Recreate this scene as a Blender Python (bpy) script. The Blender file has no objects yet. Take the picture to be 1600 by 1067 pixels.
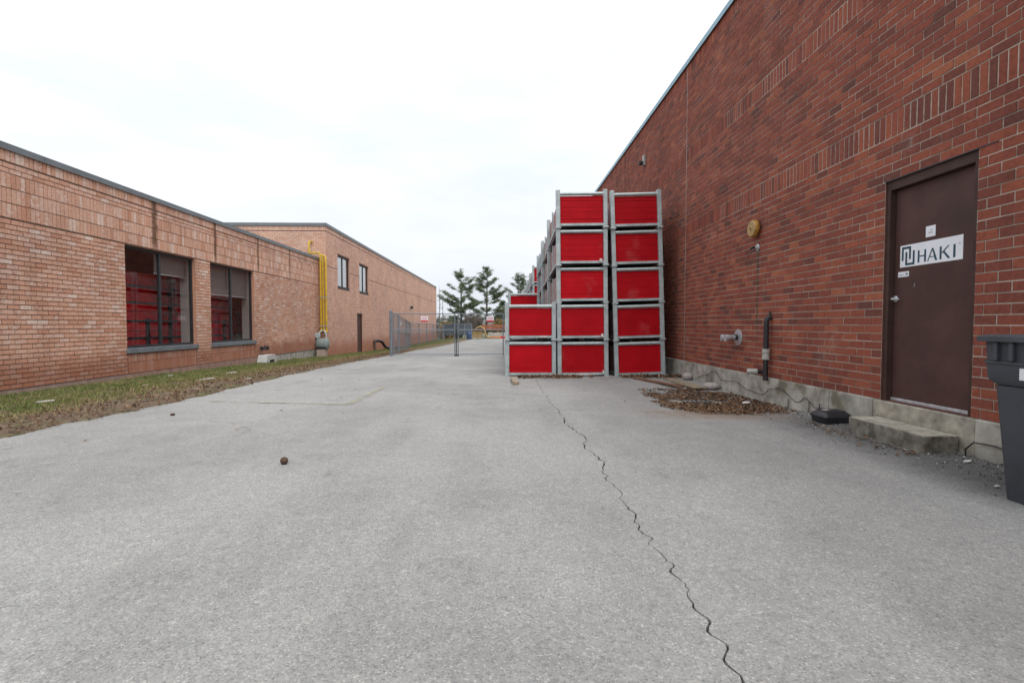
import bpy, math, random
import numpy as np
from mathutils import Vector, Matrix
random.seed(7); rng = np.random.default_rng(7)
R = math.radians
scene = bpy.context.scene
COL = scene.collection

# ------------------------------------------------------------------ camera
CAMZ = 1.13
F_PX, W_PX, H_PX = 770.0, 1600.0, 1067.0
YAW, PITCH = 1.265, 1.98
cam_d = bpy.data.cameras.new('camera'); cam = bpy.data.objects.new('camera', cam_d); COL.objects.link(cam)
cam_d.sensor_width = 36.0; cam_d.lens = 36.0 * F_PX / W_PX
cam_d.clip_start = 0.05; cam_d.clip_end = 3000
cam.location = (0, 0, CAMZ); cam.rotation_euler = (R(90 - PITCH), 0, R(-YAW))
scene.camera = cam

# ------------------------------------------------------------------ sky, sun, exposure
SUN_EL, SUN_AZ = 60.0, 155.0      # azimuth: direction the light comes from, degrees clockwise from +Y
w = bpy.data.worlds.new('World'); scene.world = w; w.use_nodes = True
nt = w.node_tree; nt.nodes.clear()
def N(tree, typ, **kw):
    n = tree.nodes.new(typ)
    for k, v in kw.items(): setattr(n, k, v)
    return n
out = N(nt, 'ShaderNodeOutputWorld'); bg = N(nt, 'ShaderNodeBackground')
sky = N(nt, 'ShaderNodeTexSky', sky_type='NISHITA', sun_disc=False)
sky.sun_elevation = R(SUN_EL); sky.sun_rotation = R(SUN_AZ); sky.dust_density = 3.0
tc = N(nt, 'ShaderNodeTexCoord'); mp = N(nt, 'ShaderNodeMapping'); mp.inputs['Scale'].default_value = (1.2, 1.2, 4.5)
nz = N(nt, 'ShaderNodeTexNoise'); nz.inputs['Scale'].default_value = 2.2; nz.inputs['Detail'].default_value = 5; nz.inputs['Roughness'].default_value = .55
rp = N(nt, 'ShaderNodeValToRGB')
rp.color_ramp.elements[0].position = .34; rp.color_ramp.elements[0].color = (6.7, 7.1, 7.65, 1)
rp.color_ramp.elements[1].position = .68; rp.color_ramp.elements[1].color = (8.0, 8.25, 8.6, 1)
sx = N(nt, 'ShaderNodeSeparateXYZ'); mr = N(nt, 'ShaderNodeMapRange')
mr.inputs['From Min'].default_value = 0.0; mr.inputs['From Max'].default_value = 1.0
mr.inputs['To Min'].default_value = .93; mr.inputs['To Max'].default_value = 1.5
mul = N(nt, 'ShaderNodeMix', data_type='RGBA', blend_type='MULTIPLY'); mul.inputs[0].default_value = 1.0
mix = N(nt, 'ShaderNodeMix', data_type='RGBA'); mix.inputs[0].default_value = .93
nt.links.new(tc.outputs['Generated'], mp.inputs['Vector']); nt.links.new(mp.outputs[0], nz.inputs['Vector'])
nt.links.new(nz.outputs['Fac'], rp.inputs[0]); nt.links.new(tc.outputs['Generated'], sx.inputs[0])
nt.links.new(sx.outputs['Z'], mr.inputs['Value'])
nt.links.new(rp.outputs[0], mul.inputs[6]); nt.links.new(mr.outputs[0], mul.inputs[7])
nt.links.new(sky.outputs[0], mix.inputs[6]); nt.links.new(mul.outputs[2], mix.inputs[7])
nt.links.new(mix.outputs[2], bg.inputs['Color']); bg.inputs['Strength'].default_value = .1
nt.links.new(bg.outputs[0], out.inputs['Surface'])

sd = bpy.data.lights.new('sun', 'SUN'); sun = bpy.data.objects.new('sun', sd); COL.objects.link(sun)
sd.energy = 1.5; sd.angle = R(40); sd.color = (1.0, .97, .93)
az = R(SUN_AZ); sdir = Vector((math.sin(az) * math.cos(R(SUN_EL)), math.cos(az) * math.cos(R(SUN_EL)), math.sin(R(SUN_EL))))
sun.rotation_euler = sdir.to_track_quat('Z', 'Y').to_euler(); sun.location = (0, -10, 30)
scene.view_settings.view_transform = 'Standard'; scene.view_settings.look = 'None'
scene.view_settings.exposure = 0.40; scene.view_settings.gamma = 1.0; scene.view_settings.use_curve_mapping = False
scene.render.engine = 'CYCLES'

# ------------------------------------------------------------------ helpers
def tag(o, label=None, cat=None, group=None, kind=None):
    if label: o['label'] = label
    if cat: o['category'] = cat
    if group: o['group'] = group
    if kind: o['kind'] = kind
    return o
def thing(name, label, cat, loc=(0, 0, 0), rz=0, group=None):
    o = bpy.data.objects.new(name, None); COL.objects.link(o); o.location = loc; o.rotation_euler = (0, 0, rz)
    o.empty_display_size = .2
    return tag(o, label, cat, group)
def copy_tree(o, parent=None):
    c = o.copy(); COL.objects.link(c); c.parent = parent
    for ch in list(o.children): copy_tree(ch, c)
    return c
def link(name, me, parent=None):
    o = bpy.data.objects.new(name, me); COL.objects.link(o)
    if parent: o.parent = parent
    return o
class MB:
    def __init__(s): s.v = []; s.f = []; s.m = []
    def add(s, vs, fs, mi=0):
        b = len(s.v); s.v += [tuple(p) for p in vs]; s.f += [tuple(b + i for i in f) for f in fs]; s.m += [mi] * len(fs); return s
    def box(s, a, b, mi=0, M=None):
        (x0, y0, z0), (x1, y1, z1) = a, b
        vs = [Vector(p) for p in ((x0,y0,z0),(x1,y0,z0),(x1,y1,z0),(x0,y1,z0),(x0,y0,z1),(x1,y0,z1),(x1,y1,z1),(x0,y1,z1))]
        if M is not None: vs = [M @ p for p in vs]
        return s.add(vs, [(0,3,2,1),(4,5,6,7),(0,1,5,4),(1,2,6,5),(2,3,7,6),(3,0,4,7)], mi)
    def quad(s, *p, mi=0): return s.add(p, [tuple(range(len(p)))], mi)
    def tube(s, pts, r, n=10, mi=0, cap=True):
        pts = [Vector(p) for p in pts]; k = len(pts); rs = r if isinstance(r, (list, tuple)) else [r] * k
        rings = []; up = None
        for i, p in enumerate(pts):
            t = (pts[min(i + 1, k - 1)] - pts[max(i - 1, 0)]).normalized()
            if up is None:
                up = Vector((0, 0, 1)) if abs(t.z) < .9 else Vector((1, 0, 0))
            a = (up - t * up.dot(t)).normalized(); up = a; b = t.cross(a)
            rings.append([p + (a * math.cos(2 * math.pi * j / n) + b * math.sin(2 * math.pi * j / n)) * rs[i] for j in range(n)])
        return s.loft(rings, mi, cap)
    def loft(s, rings, mi=0, cap=True):
        n = len(rings[0]); vs = [p for r_ in rings for p in r_]; fs = []
        for i in range(len(rings) - 1):
            for j in range(n): fs.append((i*n + j, i*n + (j+1) % n, (i+1)*n + (j+1) % n, (i+1)*n + j))
        if cap: fs.append(tuple(reversed(range(n)))); fs.append(tuple((len(rings)-1)*n + j for j in range(n)))
        return s.add(vs, fs, mi)
    def lathe(s, prof, c, axis, n=24, mi=0):
        c = Vector(c); t = Vector(axis).normalized(); up = Vector((0, 0, 1)) if abs(t.z) < .9 else Vector((1, 0, 0))
        a = (up - t * up.dot(t)).normalized(); b = t.cross(a)
        return s.loft([[c + t * h + (a * math.cos(2*math.pi*j/n) + b * math.sin(2*math.pi*j/n)) * max(r_, 1e-4) for j in range(n)] for r_, h in prof], mi)
    def prism(s, poly, d0, d1, fn, mi=0):
        n = len(poly); vs = [fn(p[0], p[1], d0) for p in poly] + [fn(p[0], p[1], d1) for p in poly]
        fs = [tuple(range(n)), tuple(reversed(range(n, 2*n)))] + [(i, n + i, n + (i+1) % n, (i+1) % n) for i in range(n)]
        return s.add(vs, fs, mi)
    def mesh(s, name, mats):
        me = bpy.data.meshes.new(name); me.from_pydata(s.v, [], s.f)
        for m in (mats if isinstance(mats, (list, tuple)) else [mats]): me.materials.append(m)
        me.polygons.foreach_set('material_index', s.m); me.update(); return me
    def build(s, name, mats, parent=None, smooth=False, bevel=0, kind=None, fix=True):
        me = s.mesh(name, mats)
        if fix:
            import bmesh
            bm = bmesh.new(); bm.from_mesh(me); bmesh.ops.recalc_face_normals(bm, faces=bm.faces); bm.to_mesh(me); bm.free()
        if smooth: me.shade_smooth() if smooth is True else me.shade_auto_smooth() if hasattr(me, 'shade_auto_smooth') else None
        o = link(name, me, parent)
        if smooth == 'auto':
            for p in me.polygons: p.use_smooth = True
            me.set_sharp_from_angle(angle=R(40))
        if bevel:
            b = o.modifiers.new('bevel', 'BEVEL'); b.width = bevel; b.segments = 2; b.limit_method = 'ANGLE'
        if kind: o['kind'] = kind
        return o
def np_mesh(name, V, F, mat, rnd=None, smooth=False):
    V = np.asarray(V, dtype=np.float32); F = np.asarray(F, dtype=np.int32); k = F.shape[1]
    me = bpy.data.meshes.new(name)
    me.vertices.add(len(V)); me.vertices.foreach_set('co', V.ravel())
    me.loops.add(F.size); me.loops.foreach_set('vertex_index', F.ravel())
    me.polygons.add(len(F)); me.polygons.foreach_set('loop_start', np.arange(0, F.size, k, dtype=np.int32))
    me.polygons.foreach_set('loop_total', np.full(len(F), k, dtype=np.int32))
    me.update(calc_edges=True); me.validate()
    if rnd is not None:
        a = me.attributes.new('rnd', 'FLOAT', 'FACE'); a.data.foreach_set('value', np.asarray(rnd, dtype=np.float32))
    me.polygons.foreach_set('use_smooth', np.full(len(F), bool(smooth), dtype=bool))
    me.materials.append(mat); return me
_perm = np.random.default_rng(3).random((256, 256))
def vnoise(x, y):
    x = np.asarray(x, float); y = np.asarray(y, float); xi = np.floor(x).astype(int); yi = np.floor(y).astype(int)
    fx = x - xi; fy = y - yi; fx = fx*fx*(3-2*fx); fy = fy*fy*(3-2*fy)
    g = lambda a, b: _perm[a % 256, b % 256]
    return (g(xi,yi)*(1-fx)+g(xi+1,yi)*fx)*(1-fy) + (g(xi,yi+1)*(1-fx)+g(xi+1,yi+1)*fx)*fy
def fbm(x, y, o=4):
    s = 0; a = .5; t = 0
    for i in range(o): s = s + a*vnoise(np.asarray(x)*2**i + 17*i, np.asarray(y)*2**i + 31*i); t += a; a *= .5
    return s / t
def sstep(a, b, x): t = np.clip((np.asarray(x, float) - a) / (b - a), 0, 1); return t*t*(3-2*t)
def project(p):
    v = cam_inv @ Vector(p)
    if v.z > -.01: return None
    return (W_PX/2 + F_PX*v.x/-v.z, H_PX/2 - F_PX*v.y/-v.z)
cam_inv = (Matrix.Translation(cam.location) @ cam.rotation_euler.to_matrix().to_4x4()).inverted()

GY = [-30, 0, 6, 10.7, 16, 22, 28, 36, 60, 100, 900]
GZ = [.03, .03, .02, 0, -.11, -.25, -.40, -.57, -.70, -.75, -.75]
def gpav(x, y):
    x = np.asarray(x, float); y = np.asarray(y, float)
    z = np.interp(y, GY, GZ)
    z = z - .09*np.exp(-(((x-3.0)/1.0)**2 + ((y-7.5)/1.3)**2))
    z = z + .02*sstep(3.0, 3.9, x)*(y < 6.2) - .10*sstep(-4.9, -8.3, x)
    return z
def G(x, y): return float(gpav(x, y))
def edge_x(y):
    y = np.asarray(y, float)
    base = np.interp(y, [-20, 4, 6, 9, 13, 21, 30, 57, 62], [-5.0, -4.95, -4.72, -4.66, -4.85, -4.95, -5.2, -3.8, -3.6])
    return base + .22*(fbm(y*.9, y*0+3.3, 4) - .5) + .1*(vnoise(y*5, y*0+9) - .5)

# ------------------------------------------------------------------ materials
def newmat(name):
    m = bpy.data.materials.new(name); m.use_nodes = True; t = m.node_tree
    return m, t, t.nodes['Principled BSDF']
def L(t, a, b): t.links.new(a, b)
def noise(t, scale, detail=4, rough=.55, vec=None, sc=None):
    n = N(t, 'ShaderNodeTexNoise'); n.inputs['Scale'].default_value = scale; n.inputs['Detail'].default_value = detail; n.inputs['Roughness'].default_value = rough
    if vec is None: vec = N(t, 'ShaderNodeNewGeometry').outputs['Position']
    if sc:
        m = N(t, 'ShaderNodeMapping'); m.inputs['Scale'].default_value = sc; L(t, vec, m.inputs['Vector']); vec = m.outputs[0]
    L(t, vec, n.inputs['Vector']); return n.outputs['Fac']
def ramp(t, fac, stops, interp='LINEAR'):
    r = N(t, 'ShaderNodeValToRGB'); e = r.color_ramp.elements; r.color_ramp.interpolation = interp
    while len(e) < len(stops): e.new(.5)
    for i, (p, c) in enumerate(stops): e[i].position = p; e[i].color = (*c, 1) if len(c) == 3 else c
    L(t, fac, r.inputs[0]); return r.outputs[0]
def mixc(t, fac, a, b, mode='MIX'):
    m = N(t, 'ShaderNodeMix', data_type='RGBA', blend_type=mode)
    for s, v in ((m.inputs[0], fac), (m.inputs[6], a), (m.inputs[7], b)):
        if hasattr(v, 'is_output'): L(t, v, s)
        elif isinstance(v, (int, float)): s.default_value = v
        else: s.default_value = (*v, 1)
    return m.outputs[2]
def math_(t, op, a, b=0.0, c=None):
    m = N(t, 'ShaderNodeMath', operation=op); 
    for i, v in enumerate((a, b) if c is None else (a, b, c)):
        if hasattr(v, 'is_output'): L(t, v, m.inputs[i])
        else: m.inputs[i].default_value = v
    return m.outputs[0]
def maprange(t, v, a, b, c=0.0, d=1.0, smooth=True):
    m = N(t, 'ShaderNodeMapRange'); m.interpolation_type = 'SMOOTHSTEP' if smooth else 'LINEAR'
    L(t, v, m.inputs['Value']); m.inputs['From Min'].default_value = a; m.inputs['From Max'].default_value = b
    m.inputs['To Min'].default_value = c; m.inputs['To Max'].default_value = d; return m.outputs[0]
def bump(t, bs, h, strength=.3, dist=.01):
    b = N(t, 'ShaderNodeBump'); b.inputs['Strength'].default_value = strength; b.inputs['Distance'].default_value = dist
    L(t, h, b.inputs['Height']); L(t, b.outputs[0], bs.inputs['Normal'])
def xyz(t):
    s = N(t, 'ShaderNodeSeparateXYZ'); L(t, N(t, 'ShaderNodeNewGeometry').outputs['Position'], s.inputs[0]); return s.outputs
def simple(name, col, rough=.6, metal=0.0, var=.12, scale=12, bmp=0.0, spec=None, dirt=None):
    m, t, b = newmat(name)
    obj = N(t, 'ShaderNodeTexCoord').outputs['Object']
    f = noise(t, scale, 5, .6, obj)
    lo = tuple(max(0, c*(1-var*1.6)) for c in col); hi = tuple(min(1, c*(1+var)) for c in col)
    c = ramp(t, f, [(.3, lo), (.7, hi)])
    if dirt:
        d = maprange(t, noise(t, scale*.35, 6, .65, obj), dirt[1], dirt[1]+.16); c = mixc(t, d, c, dirt[0])
    L(t, c, b.inputs['Base Color']); b.inputs['Roughness'].default_value = rough; b.inputs['Metallic'].default_value = metal
    if spec is not None: b.inputs['Specular IOR Level'].default_value = spec
    if bmp: bump(t, b, noise(t, scale*6, 3, .6, obj), bmp, .004)
    return m
def rnd_attr(t):
    a = N(t, 'ShaderNodeAttribute'); a.attribute_name = 'rnd'; return a.outputs['Fac']

# asphalt -------------------------------------------------
def mat_asphalt():
    m, t, b = newmat('asphalt'); p = xyz(t); pos = N(t, 'ShaderNodeNewGeometry').outputs['Position']
    big = noise(t, .35, 5, .6, pos); mid = noise(t, 2.6, 6, .65, pos)
    c = ramp(t, mid, [(.25, (.235, .232, .224)), (.5, (.272, .269, .26)), (.75, (.305, .302, .292))])
    c = mixc(t, math_(t, 'MULTIPLY', maprange(t, big, .42, .60), .8), c, (.335, .331, .32), 'MIX')
    # older coarser paving right of the long crack, oil drips, hairline crazing
    c = mixc(t, math_(t, 'MULTIPLY', maprange(t, math_(t, 'ADD', math_(t, 'ADD', p[0], math_(t, 'MULTIPLY', p[1], .09)), math_(t, 'MULTIPLY', mid, .7)), 1.9, 2.6), .16), c, (.20, .198, .192))
    oil = noise(t, 3.3, 3, .5, pos, (1, .7, 1)); c = mixc(t, math_(t, 'MULTIPLY', maprange(t, oil, .68, .76), .5), c, (.12, .118, .115))
    vw = N(t, 'ShaderNodeVectorMath', operation='ADD'); nn = N(t, 'ShaderNodeTexNoise'); nn.inputs['Scale'].default_value = 2.2; nn.inputs['Detail'].default_value = 6; nn.inputs['Roughness'].default_value = .65
    L(t, pos, nn.inputs['Vector']); L(t, pos, vw.inputs[0]); L(t, nn.outputs['Color'], vw.inputs[1])
    ve = N(t, 'ShaderNodeTexVoronoi', feature='DISTANCE_TO_EDGE'); ve.inputs['Scale'].default_value = .38; L(t, vw.outputs[0], ve.inputs['Vector'])
    hair = math_(t, 'MULTIPLY', maprange(t, ve.outputs['Distance'], .004, .0012), maprange(t, noise(t, .5, 3, .5, pos, (1, 1, 1)), .50, .60))
    c = mixc(t, math_(t, 'MULTIPLY', hair, .65), c, (.06, .058, .055))
    # long pale strips left by tyres, worn into the surface
    tr = noise(t, .55, 4, .6, pos, (2.2, .22, 1)); c = mixc(t, math_(t, 'MULTIPLY', maprange(t, tr, .50, .66), .5), c, (.335, .332, .32))
    dk = noise(t, 1.1, 6, .7, pos, (1, .8, 1)); c = mixc(t, math_(t, 'MULTIPLY', maprange(t, dk, .56, .74), .45), c, (.15, .15, .148))
    # weathered dark rough margin along the wall
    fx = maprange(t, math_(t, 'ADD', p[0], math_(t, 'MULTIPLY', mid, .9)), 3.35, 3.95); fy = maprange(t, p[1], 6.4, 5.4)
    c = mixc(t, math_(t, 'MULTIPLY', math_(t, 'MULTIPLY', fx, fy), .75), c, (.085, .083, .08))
    # rust-brown stains near the drain
    dx = math_(t, 'SUBTRACT', p[0], 2.75); dy = math_(t, 'MULTIPLY', math_(t, 'SUBTRACT', p[1], 6.15), 2.0)
    d = math_(t, 'SQRT', math_(t, 'ADD', math_(t, 'MULTIPLY', dx, dx), math_(t, 'MULTIPLY', dy, dy)))
    rs = math_(t, 'MULTIPLY', maprange(t, math_(t, 'ADD', d, math_(t, 'MULTIPLY', mid, 1.6)), 2.2, .9), .55)
    c = mixc(t, rs, c, (.22, .135, .075))
    # aggregate
    v = N(t, 'ShaderNodeTexVoronoi'); v.inputs['Scale'].default_value = 150; L(t, pos, v.inputs['Vector'])
    sp = N(t, 'ShaderNodeSeparateColor'); L(t, v.outputs['Color'], sp.inputs[0])
    c = mixc(t, 1.0, c, ramp(t, sp.outputs[0], [(0, (.66, .66, .67)), (.2, (.90, .90, .90)), (.80, (1.04, 1.04, 1.03)), (.95, (1.25, 1.23, 1.2)), (1, (1.5, 1.47, 1.42))]), 'MULTIPLY')
    v2 = N(t, 'ShaderNodeTexVoronoi'); v2.inputs['Scale'].default_value = 38; L(t, pos, v2.inputs['Vector'])
    sp2 = N(t, 'ShaderNodeSeparateColor'); L(t, v2.outputs['Color'], sp2.inputs[0])
    c = mixc(t, .28, c, mixc(t, 1.0, c, ramp(t, sp2.outputs[1], [(0, (.62, .62, .62)), (.2, (.92, .92, .92)), (.8, (1.06, 1.06, 1.06)), (1, (1.4, 1.38, 1.34))]), 'MULTIPLY'))
    L(t, c, b.inputs['Base Color']); b.inputs['Roughness'].default_value = .9; b.inputs['Specular IOR Level'].default_value = .25
    h = math_(t, 'ADD', math_(t, 'MULTIPLY', v.outputs['Distance'], -1.0), math_(t, 'MULTIPLY', noise(t, 60, 4, .7, pos), 1.2))
    bump(t, b, h, .5, .004)
    return m
def mat_paint():
    m, t, b = newmat('worn_yellow_paint'); pos = N(t, 'ShaderNodeNewGeometry').outputs['Position']
    f = noise(t, 22, 6, .75, pos)
    c = ramp(t, noise(t, 3, 3, .5, pos), [(.3, (.36, .345, .25)), (.7, (.41, .39, .29))])
    L(t, c, b.inputs['Base Color']); b.inputs['Roughness'].default_value = .85
    tr = N(t, 'ShaderNodeBsdfTransparent'); mx = N(t, 'ShaderNodeMixShader')
    L(t, maprange(t, math_(t, 'ADD', math_(t, 'MULTIPLY', f, .6), math_(t, 'MULTIPLY', noise(t, 1.6, 4, .6, pos), .5)), .44, .70), mx.inputs[0])
    L(t, tr.outputs[0], mx.inputs[1]); L(t, b.outputs[0], mx.inputs[2]); L(t, mx.outputs[0], t.nodes['Material Output'].inputs['Surface'])
    return m
def mat_brick(name, stops, grime, speck=None, streaks=None, low=None):
    m, t, b = newmat(name); pos = N(t, 'ShaderNodeNewGeometry').outputs['Position']; p = xyz(t)
    c = ramp(t, rnd_attr(t), stops)
    n1 = noise(t, 28, 5, .7, pos); c = mixc(t, 1.0, c, ramp(t, n1, [(.25, (.62, .6, .6)), (.5, (1, 1, 1)), (.78, (1.32, 1.25, 1.2))]), 'MULTIPLY')
    c = mixc(t, 1.0, c, ramp(t, noise(t, .7, 4, .6, pos), [(.3, (.86, .86, .87)), (.7, (1.1, 1.08, 1.06))]), 'MULTIPLY')
    wet = noise(t, 1.0, 5, .6, pos, (1, 2.6, .22)); c = mixc(t, math_(t, 'MULTIPLY', maprange(t, wet, .54, .70), .35), c, mixc(t, 1.0, c, (.62, .6, .6), 'MULTIPLY'))
    salt = noise(t, 1.3, 6, .7, pos, (1, 1, .7)); c = mixc(t, math_(t, 'MULTIPLY', math_(t, 'MULTIPLY', maprange(t, salt, .58, .74), maprange(t, noise(t, 40, 3, .6, pos), .40, .62)), .30), c, (.55, .45, .40))
    if speck:
        s = maprange(t, noise(t, 15, 3, .6, pos, (1, 1, 1.5)), .46, .60); r2 = math_(t, 'FRACT', math_(t, 'MULTIPLY', rnd_attr(t), 17.3)); s = math_(t, 'MULTIPLY', s, maprange(t, r2, .45, .95)); c = mixc(t, math_(t, 'MULTIPLY', s, speck[1]), c, speck[0])
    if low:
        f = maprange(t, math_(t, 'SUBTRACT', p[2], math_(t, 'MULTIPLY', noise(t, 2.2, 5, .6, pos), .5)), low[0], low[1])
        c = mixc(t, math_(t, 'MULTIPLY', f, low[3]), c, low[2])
    if streaks:
        for (y0, wdt, z0, z1, col, amt) in streaks:
            d = math_(t, 'ABSOLUTE', math_(t, 'SUBTRACT', p[1], y0)); d = math_(t, 'ADD', d, math_(t, 'MULTIPLY', math_(t, 'SUBTRACT', noise(t, 5, 4, .6, pos), .5), wdt*1.6))
            f = maprange(t, d, wdt, wdt*.25); f = math_(t, 'MULTIPLY', f, maprange(t, p[2], z1 + .05, z1 - .05)); f = math_(t, 'MULTIPLY', f, maprange(t, p[2], z0 - .15, z0 + .25))
            c = mixc(t, math_(t, 'MULTIPLY', f, amt), c, col)
    g = noise(t, 3.5, 6, .7, pos); c = mixc(t, math_(t, 'MULTIPLY', maprange(t, g, .55, .75), grime[1]), c, grime[0])
    L(t, c, b.inputs['Base Color']); b.inputs['Roughness'].default_value = .88; b.inputs['Specular IOR Level'].default_value = .25
    bump(t, b, noise(t, 90, 4, .7, pos), .45, .004)
    return m
M_ASPH = mat_asphalt(); M_PAINT = mat_paint()
LOWA = CAMZ + 1.77
left_streaks = [(12.06 + 2.52*k, (.15, .09, .08, .08)[k], LOWA, 9, (.12, .055, .025), .85) for k in (0, 1, 2, 3)]
M_BR_R = mat_brick('red_brick', [(0, (.14, .056, .044)), (.07, (.195, .063, .046)), (.40, (.245, .072, .048)), (.75, (.285, .083, .052)), (.94, (.32, .097, .056)), (1, (.35, .12, .066))], ((.15, .065, .052), .5),
                   streaks=[(7.43, .055, 1.0, 2.35, (.07, .055, .035), .7)])
M_BR_L = mat_brick('salmon_brick', [(0, (.55, .285, .19)), (.3, (.63, .36, .255)), (.65, (.66, .395, .29)), (.9, (.68, .445, .345)), (1, (.74, .57, .485))], ((.40, .22, .15), .3),
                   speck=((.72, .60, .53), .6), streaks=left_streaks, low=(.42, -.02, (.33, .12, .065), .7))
M_BR_T = mat_brick('salmon_brick_tall', [(0, (.62, .365, .265)), (.5, (.67, .42, .315)), (1, (.72, .49, .39))], ((.32, .17, .12), .35), speck=((.60, .46, .40), .3),
                   streaks=[(25.4 + 3.0*k, .06, 5.2, 9, (.16, .08, .05), .6) for k in range(0, 10, 3)], low=(.35, -.45, (.42, .16, .09), .75))
def mat_mortar():
    m, t, b = newmat('grey_mortar'); pos = N(t, 'ShaderNodeNewGeometry').outputs['Position']
    c = ramp(t, noise(t, 1.0, 4, .6, pos, (1, .7, 14)), [(.32, (.18, .13, .105)), (.48, (.35, .295, .24)), (.62, (.54, .48, .40))])
    c = mixc(t, .5, c, ramp(t, noise(t, 25, 4, .7, pos), [(.3, (.28, .23, .19)), (.7, (.52, .46, .39))]))
    L(t, c, b.inputs['Base Color']); b.inputs['Roughness'].default_value = .95; return m
M_MORT_R = mat_mortar()
M_MORT_L = simple('brown_mortar', (.20, .125, .09), .95, var=.25, scale=9)
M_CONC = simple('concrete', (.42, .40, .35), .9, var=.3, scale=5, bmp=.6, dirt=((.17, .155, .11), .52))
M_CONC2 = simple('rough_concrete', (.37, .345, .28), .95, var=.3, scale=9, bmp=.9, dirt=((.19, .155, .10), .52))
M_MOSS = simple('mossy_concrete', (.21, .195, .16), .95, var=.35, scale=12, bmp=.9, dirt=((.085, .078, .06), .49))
M_FLASH = simple('blue_grey_flashing', (.25, .42, .50), .45, .2, var=.08, scale=3)
M_FLASHL = simple('grey_flashing', (.17, .19, .20), .5, .2, var=.12, scale=3)
M_DOOR = simple('brown_door_paint', (.085, .044, .037), .6, var=.16, scale=3, bmp=.08, spec=.22, dirt=((.060, .036, .031), .56))
M_FRAME = simple('brown_frame_paint', (.068, .038, .032), .6, var=.14, scale=6, spec=.2)
M_ALU = simple('bare_aluminium', (.62, .63, .65), .38, .6, var=.15, scale=20)
M_CHROME = simple('satin_chrome', (.52, .54, .55), .38, .45, var=.1, scale=20)
M_BLACK = simple('black_plastic', (.018, .019, .024), .45, var=.2, scale=12)
M_DARK = simple('dark_steel', (.03, .03, .035), .6, var=.2, scale=9)
M_BIN = simple('slate_plastic', (.056, .062, .074), .55, var=.14, scale=4, bmp=.1, dirt=((.085, .09, .10), .58))
M_GALV = simple('galvanised_steel', (.42, .475, .48), .5, .35, var=.16, scale=7, dirt=((.33, .37, .38), .57))
M_GALVD = simple('dull_galvanised_wire', (.22, .25, .285), .6, .3, var=.12, scale=9)
M_WHITE = simple('white_sticker', (.80, .82, .86), .35, var=.03, scale=6)
M_TEAL = simple('teal_ink', (.010, .055, .090), .4, var=.06, scale=8)
M_GREYI = simple('grey_ink', (.32, .33, .36), .5, var=.1, scale=8)
M_YEL = simple('yellow_pipe_paint', (.62, .40, .02), .45, var=.16, scale=6, dirt=((.40, .24, .02), .62))
M_METER = simple('meter_green_grey', (.22, .28, .27), .5, var=.15, scale=8)
M_PIPEB = simple('black_iron_pipe', (.022, .020, .022), .5, var=.25, scale=10)
M_PVC = simple('pale_pvc', (.42, .41, .38), .5, var=.12, scale=10)
M_BELL = simple('ochre_bell_paint', (.40, .205, .03), .5, var=.2, scale=14, dirt=((.18, .08, .02), .6))
M_BELLF = simple('cream_bell_face', (.44, .29, .12), .55, var=.2, scale=14)
M_WOOD = simple('weathered_timber', (.30, .24, .17), .9, var=.25, scale=8, bmp=.3)
M_WOODR = simple('brown_timber', (.20, .10, .06), .9, var=.3, scale=8)
M_BLIND = simple('grey_blind_fabric', (.16, .145, .135), .9, var=.06, scale=6)
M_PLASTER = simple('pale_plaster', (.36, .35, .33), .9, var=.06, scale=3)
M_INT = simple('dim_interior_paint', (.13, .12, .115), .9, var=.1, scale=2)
M_REDP = simple('red_panel_paint', (.68, .007, .012), .9, var=.12, scale=3, spec=.05)
M_RACK = simple('black_rack_steel', (.012, .012, .015), .7, var=.2, scale=9, spec=.15)
M_SIGNR = simple('red_sign_ink', (.55, .02, .03), .45, var=.06, scale=8)
M_BLUE = simple('blue_barrel_plastic', (.02, .06, .16), .45, var=.12, scale=5)
M_CRATEW = simple('yellow_timber', (.42, .28, .10), .85, var=.2, scale=4)
M_RUSTO = simple('rust_orange_panels', (.36, .12, .05), .8, var=.25, scale=2)
M_CREAM = simple('cream_siding', (.55, .50, .40), .8, var=.1, scale=2)
M_ROOFM = simple('roof_membrane', (.20, .20, .20), .95, var=.1, scale=2)
M_BALL = simple('brown_clay_clump', (.10, .06, .04), .95, var=.3, scale=40, bmp=.8)
M_STONE = simple('pale_stone', (.42, .38, .35), .9, var=.2, scale=14, bmp=.5)
M_LITTER = simple('litter_paper', (.72, .70, .67), .8, var=.08, scale=10)
M_FABRIC = simple('fence_screen_fabric', (.10, .125, .15), .9, var=.2, scale=2)
def mat_load(name, c_lo, c_hi, dirt, amt):
    m, t, b = newmat(name); obj = N(t, 'ShaderNodeTexCoord').outputs['Object']
    oi = N(t, 'ShaderNodeObjectInfo').outputs['Random']
    vec = N(t, 'ShaderNodeVectorMath', operation='ADD'); cb = N(t, 'ShaderNodeCombineXYZ')
    L(t, math_(t, 'MULTIPLY', oi, 37.0), cb.inputs[0]); L(t, obj, vec.inputs[0]); L(t, cb.outputs[0], vec.inputs[1]); v = vec.outputs[0]
    c = ramp(t, noise(t, 2.5, 5, .6, v), [(.3, c_lo), (.7, c_hi)]); c = mixc(t, 1.0, c, ramp(t, oi, [(0, (.82, .82, .82)), (1, (1.12, 1.12, 1.12))]), 'MULTIPLY')
    c = mixc(t, math_(t, 'MULTIPLY', maprange(t, noise(t, 1.6, 3, .5, v), .62, .76), .12), c, (.62, .30, .30))
    c = mixc(t, math_(t, 'MULTIPLY', maprange(t, noise(t, 4, 6, .7, v, (1, 1, 3)), .52, .72), amt), c, dirt)
    L(t, c, b.inputs['Base Color']); b.inputs['Roughness'].default_value = .55; b.inputs['Specular IOR Level'].default_value = .15
    return m
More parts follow.
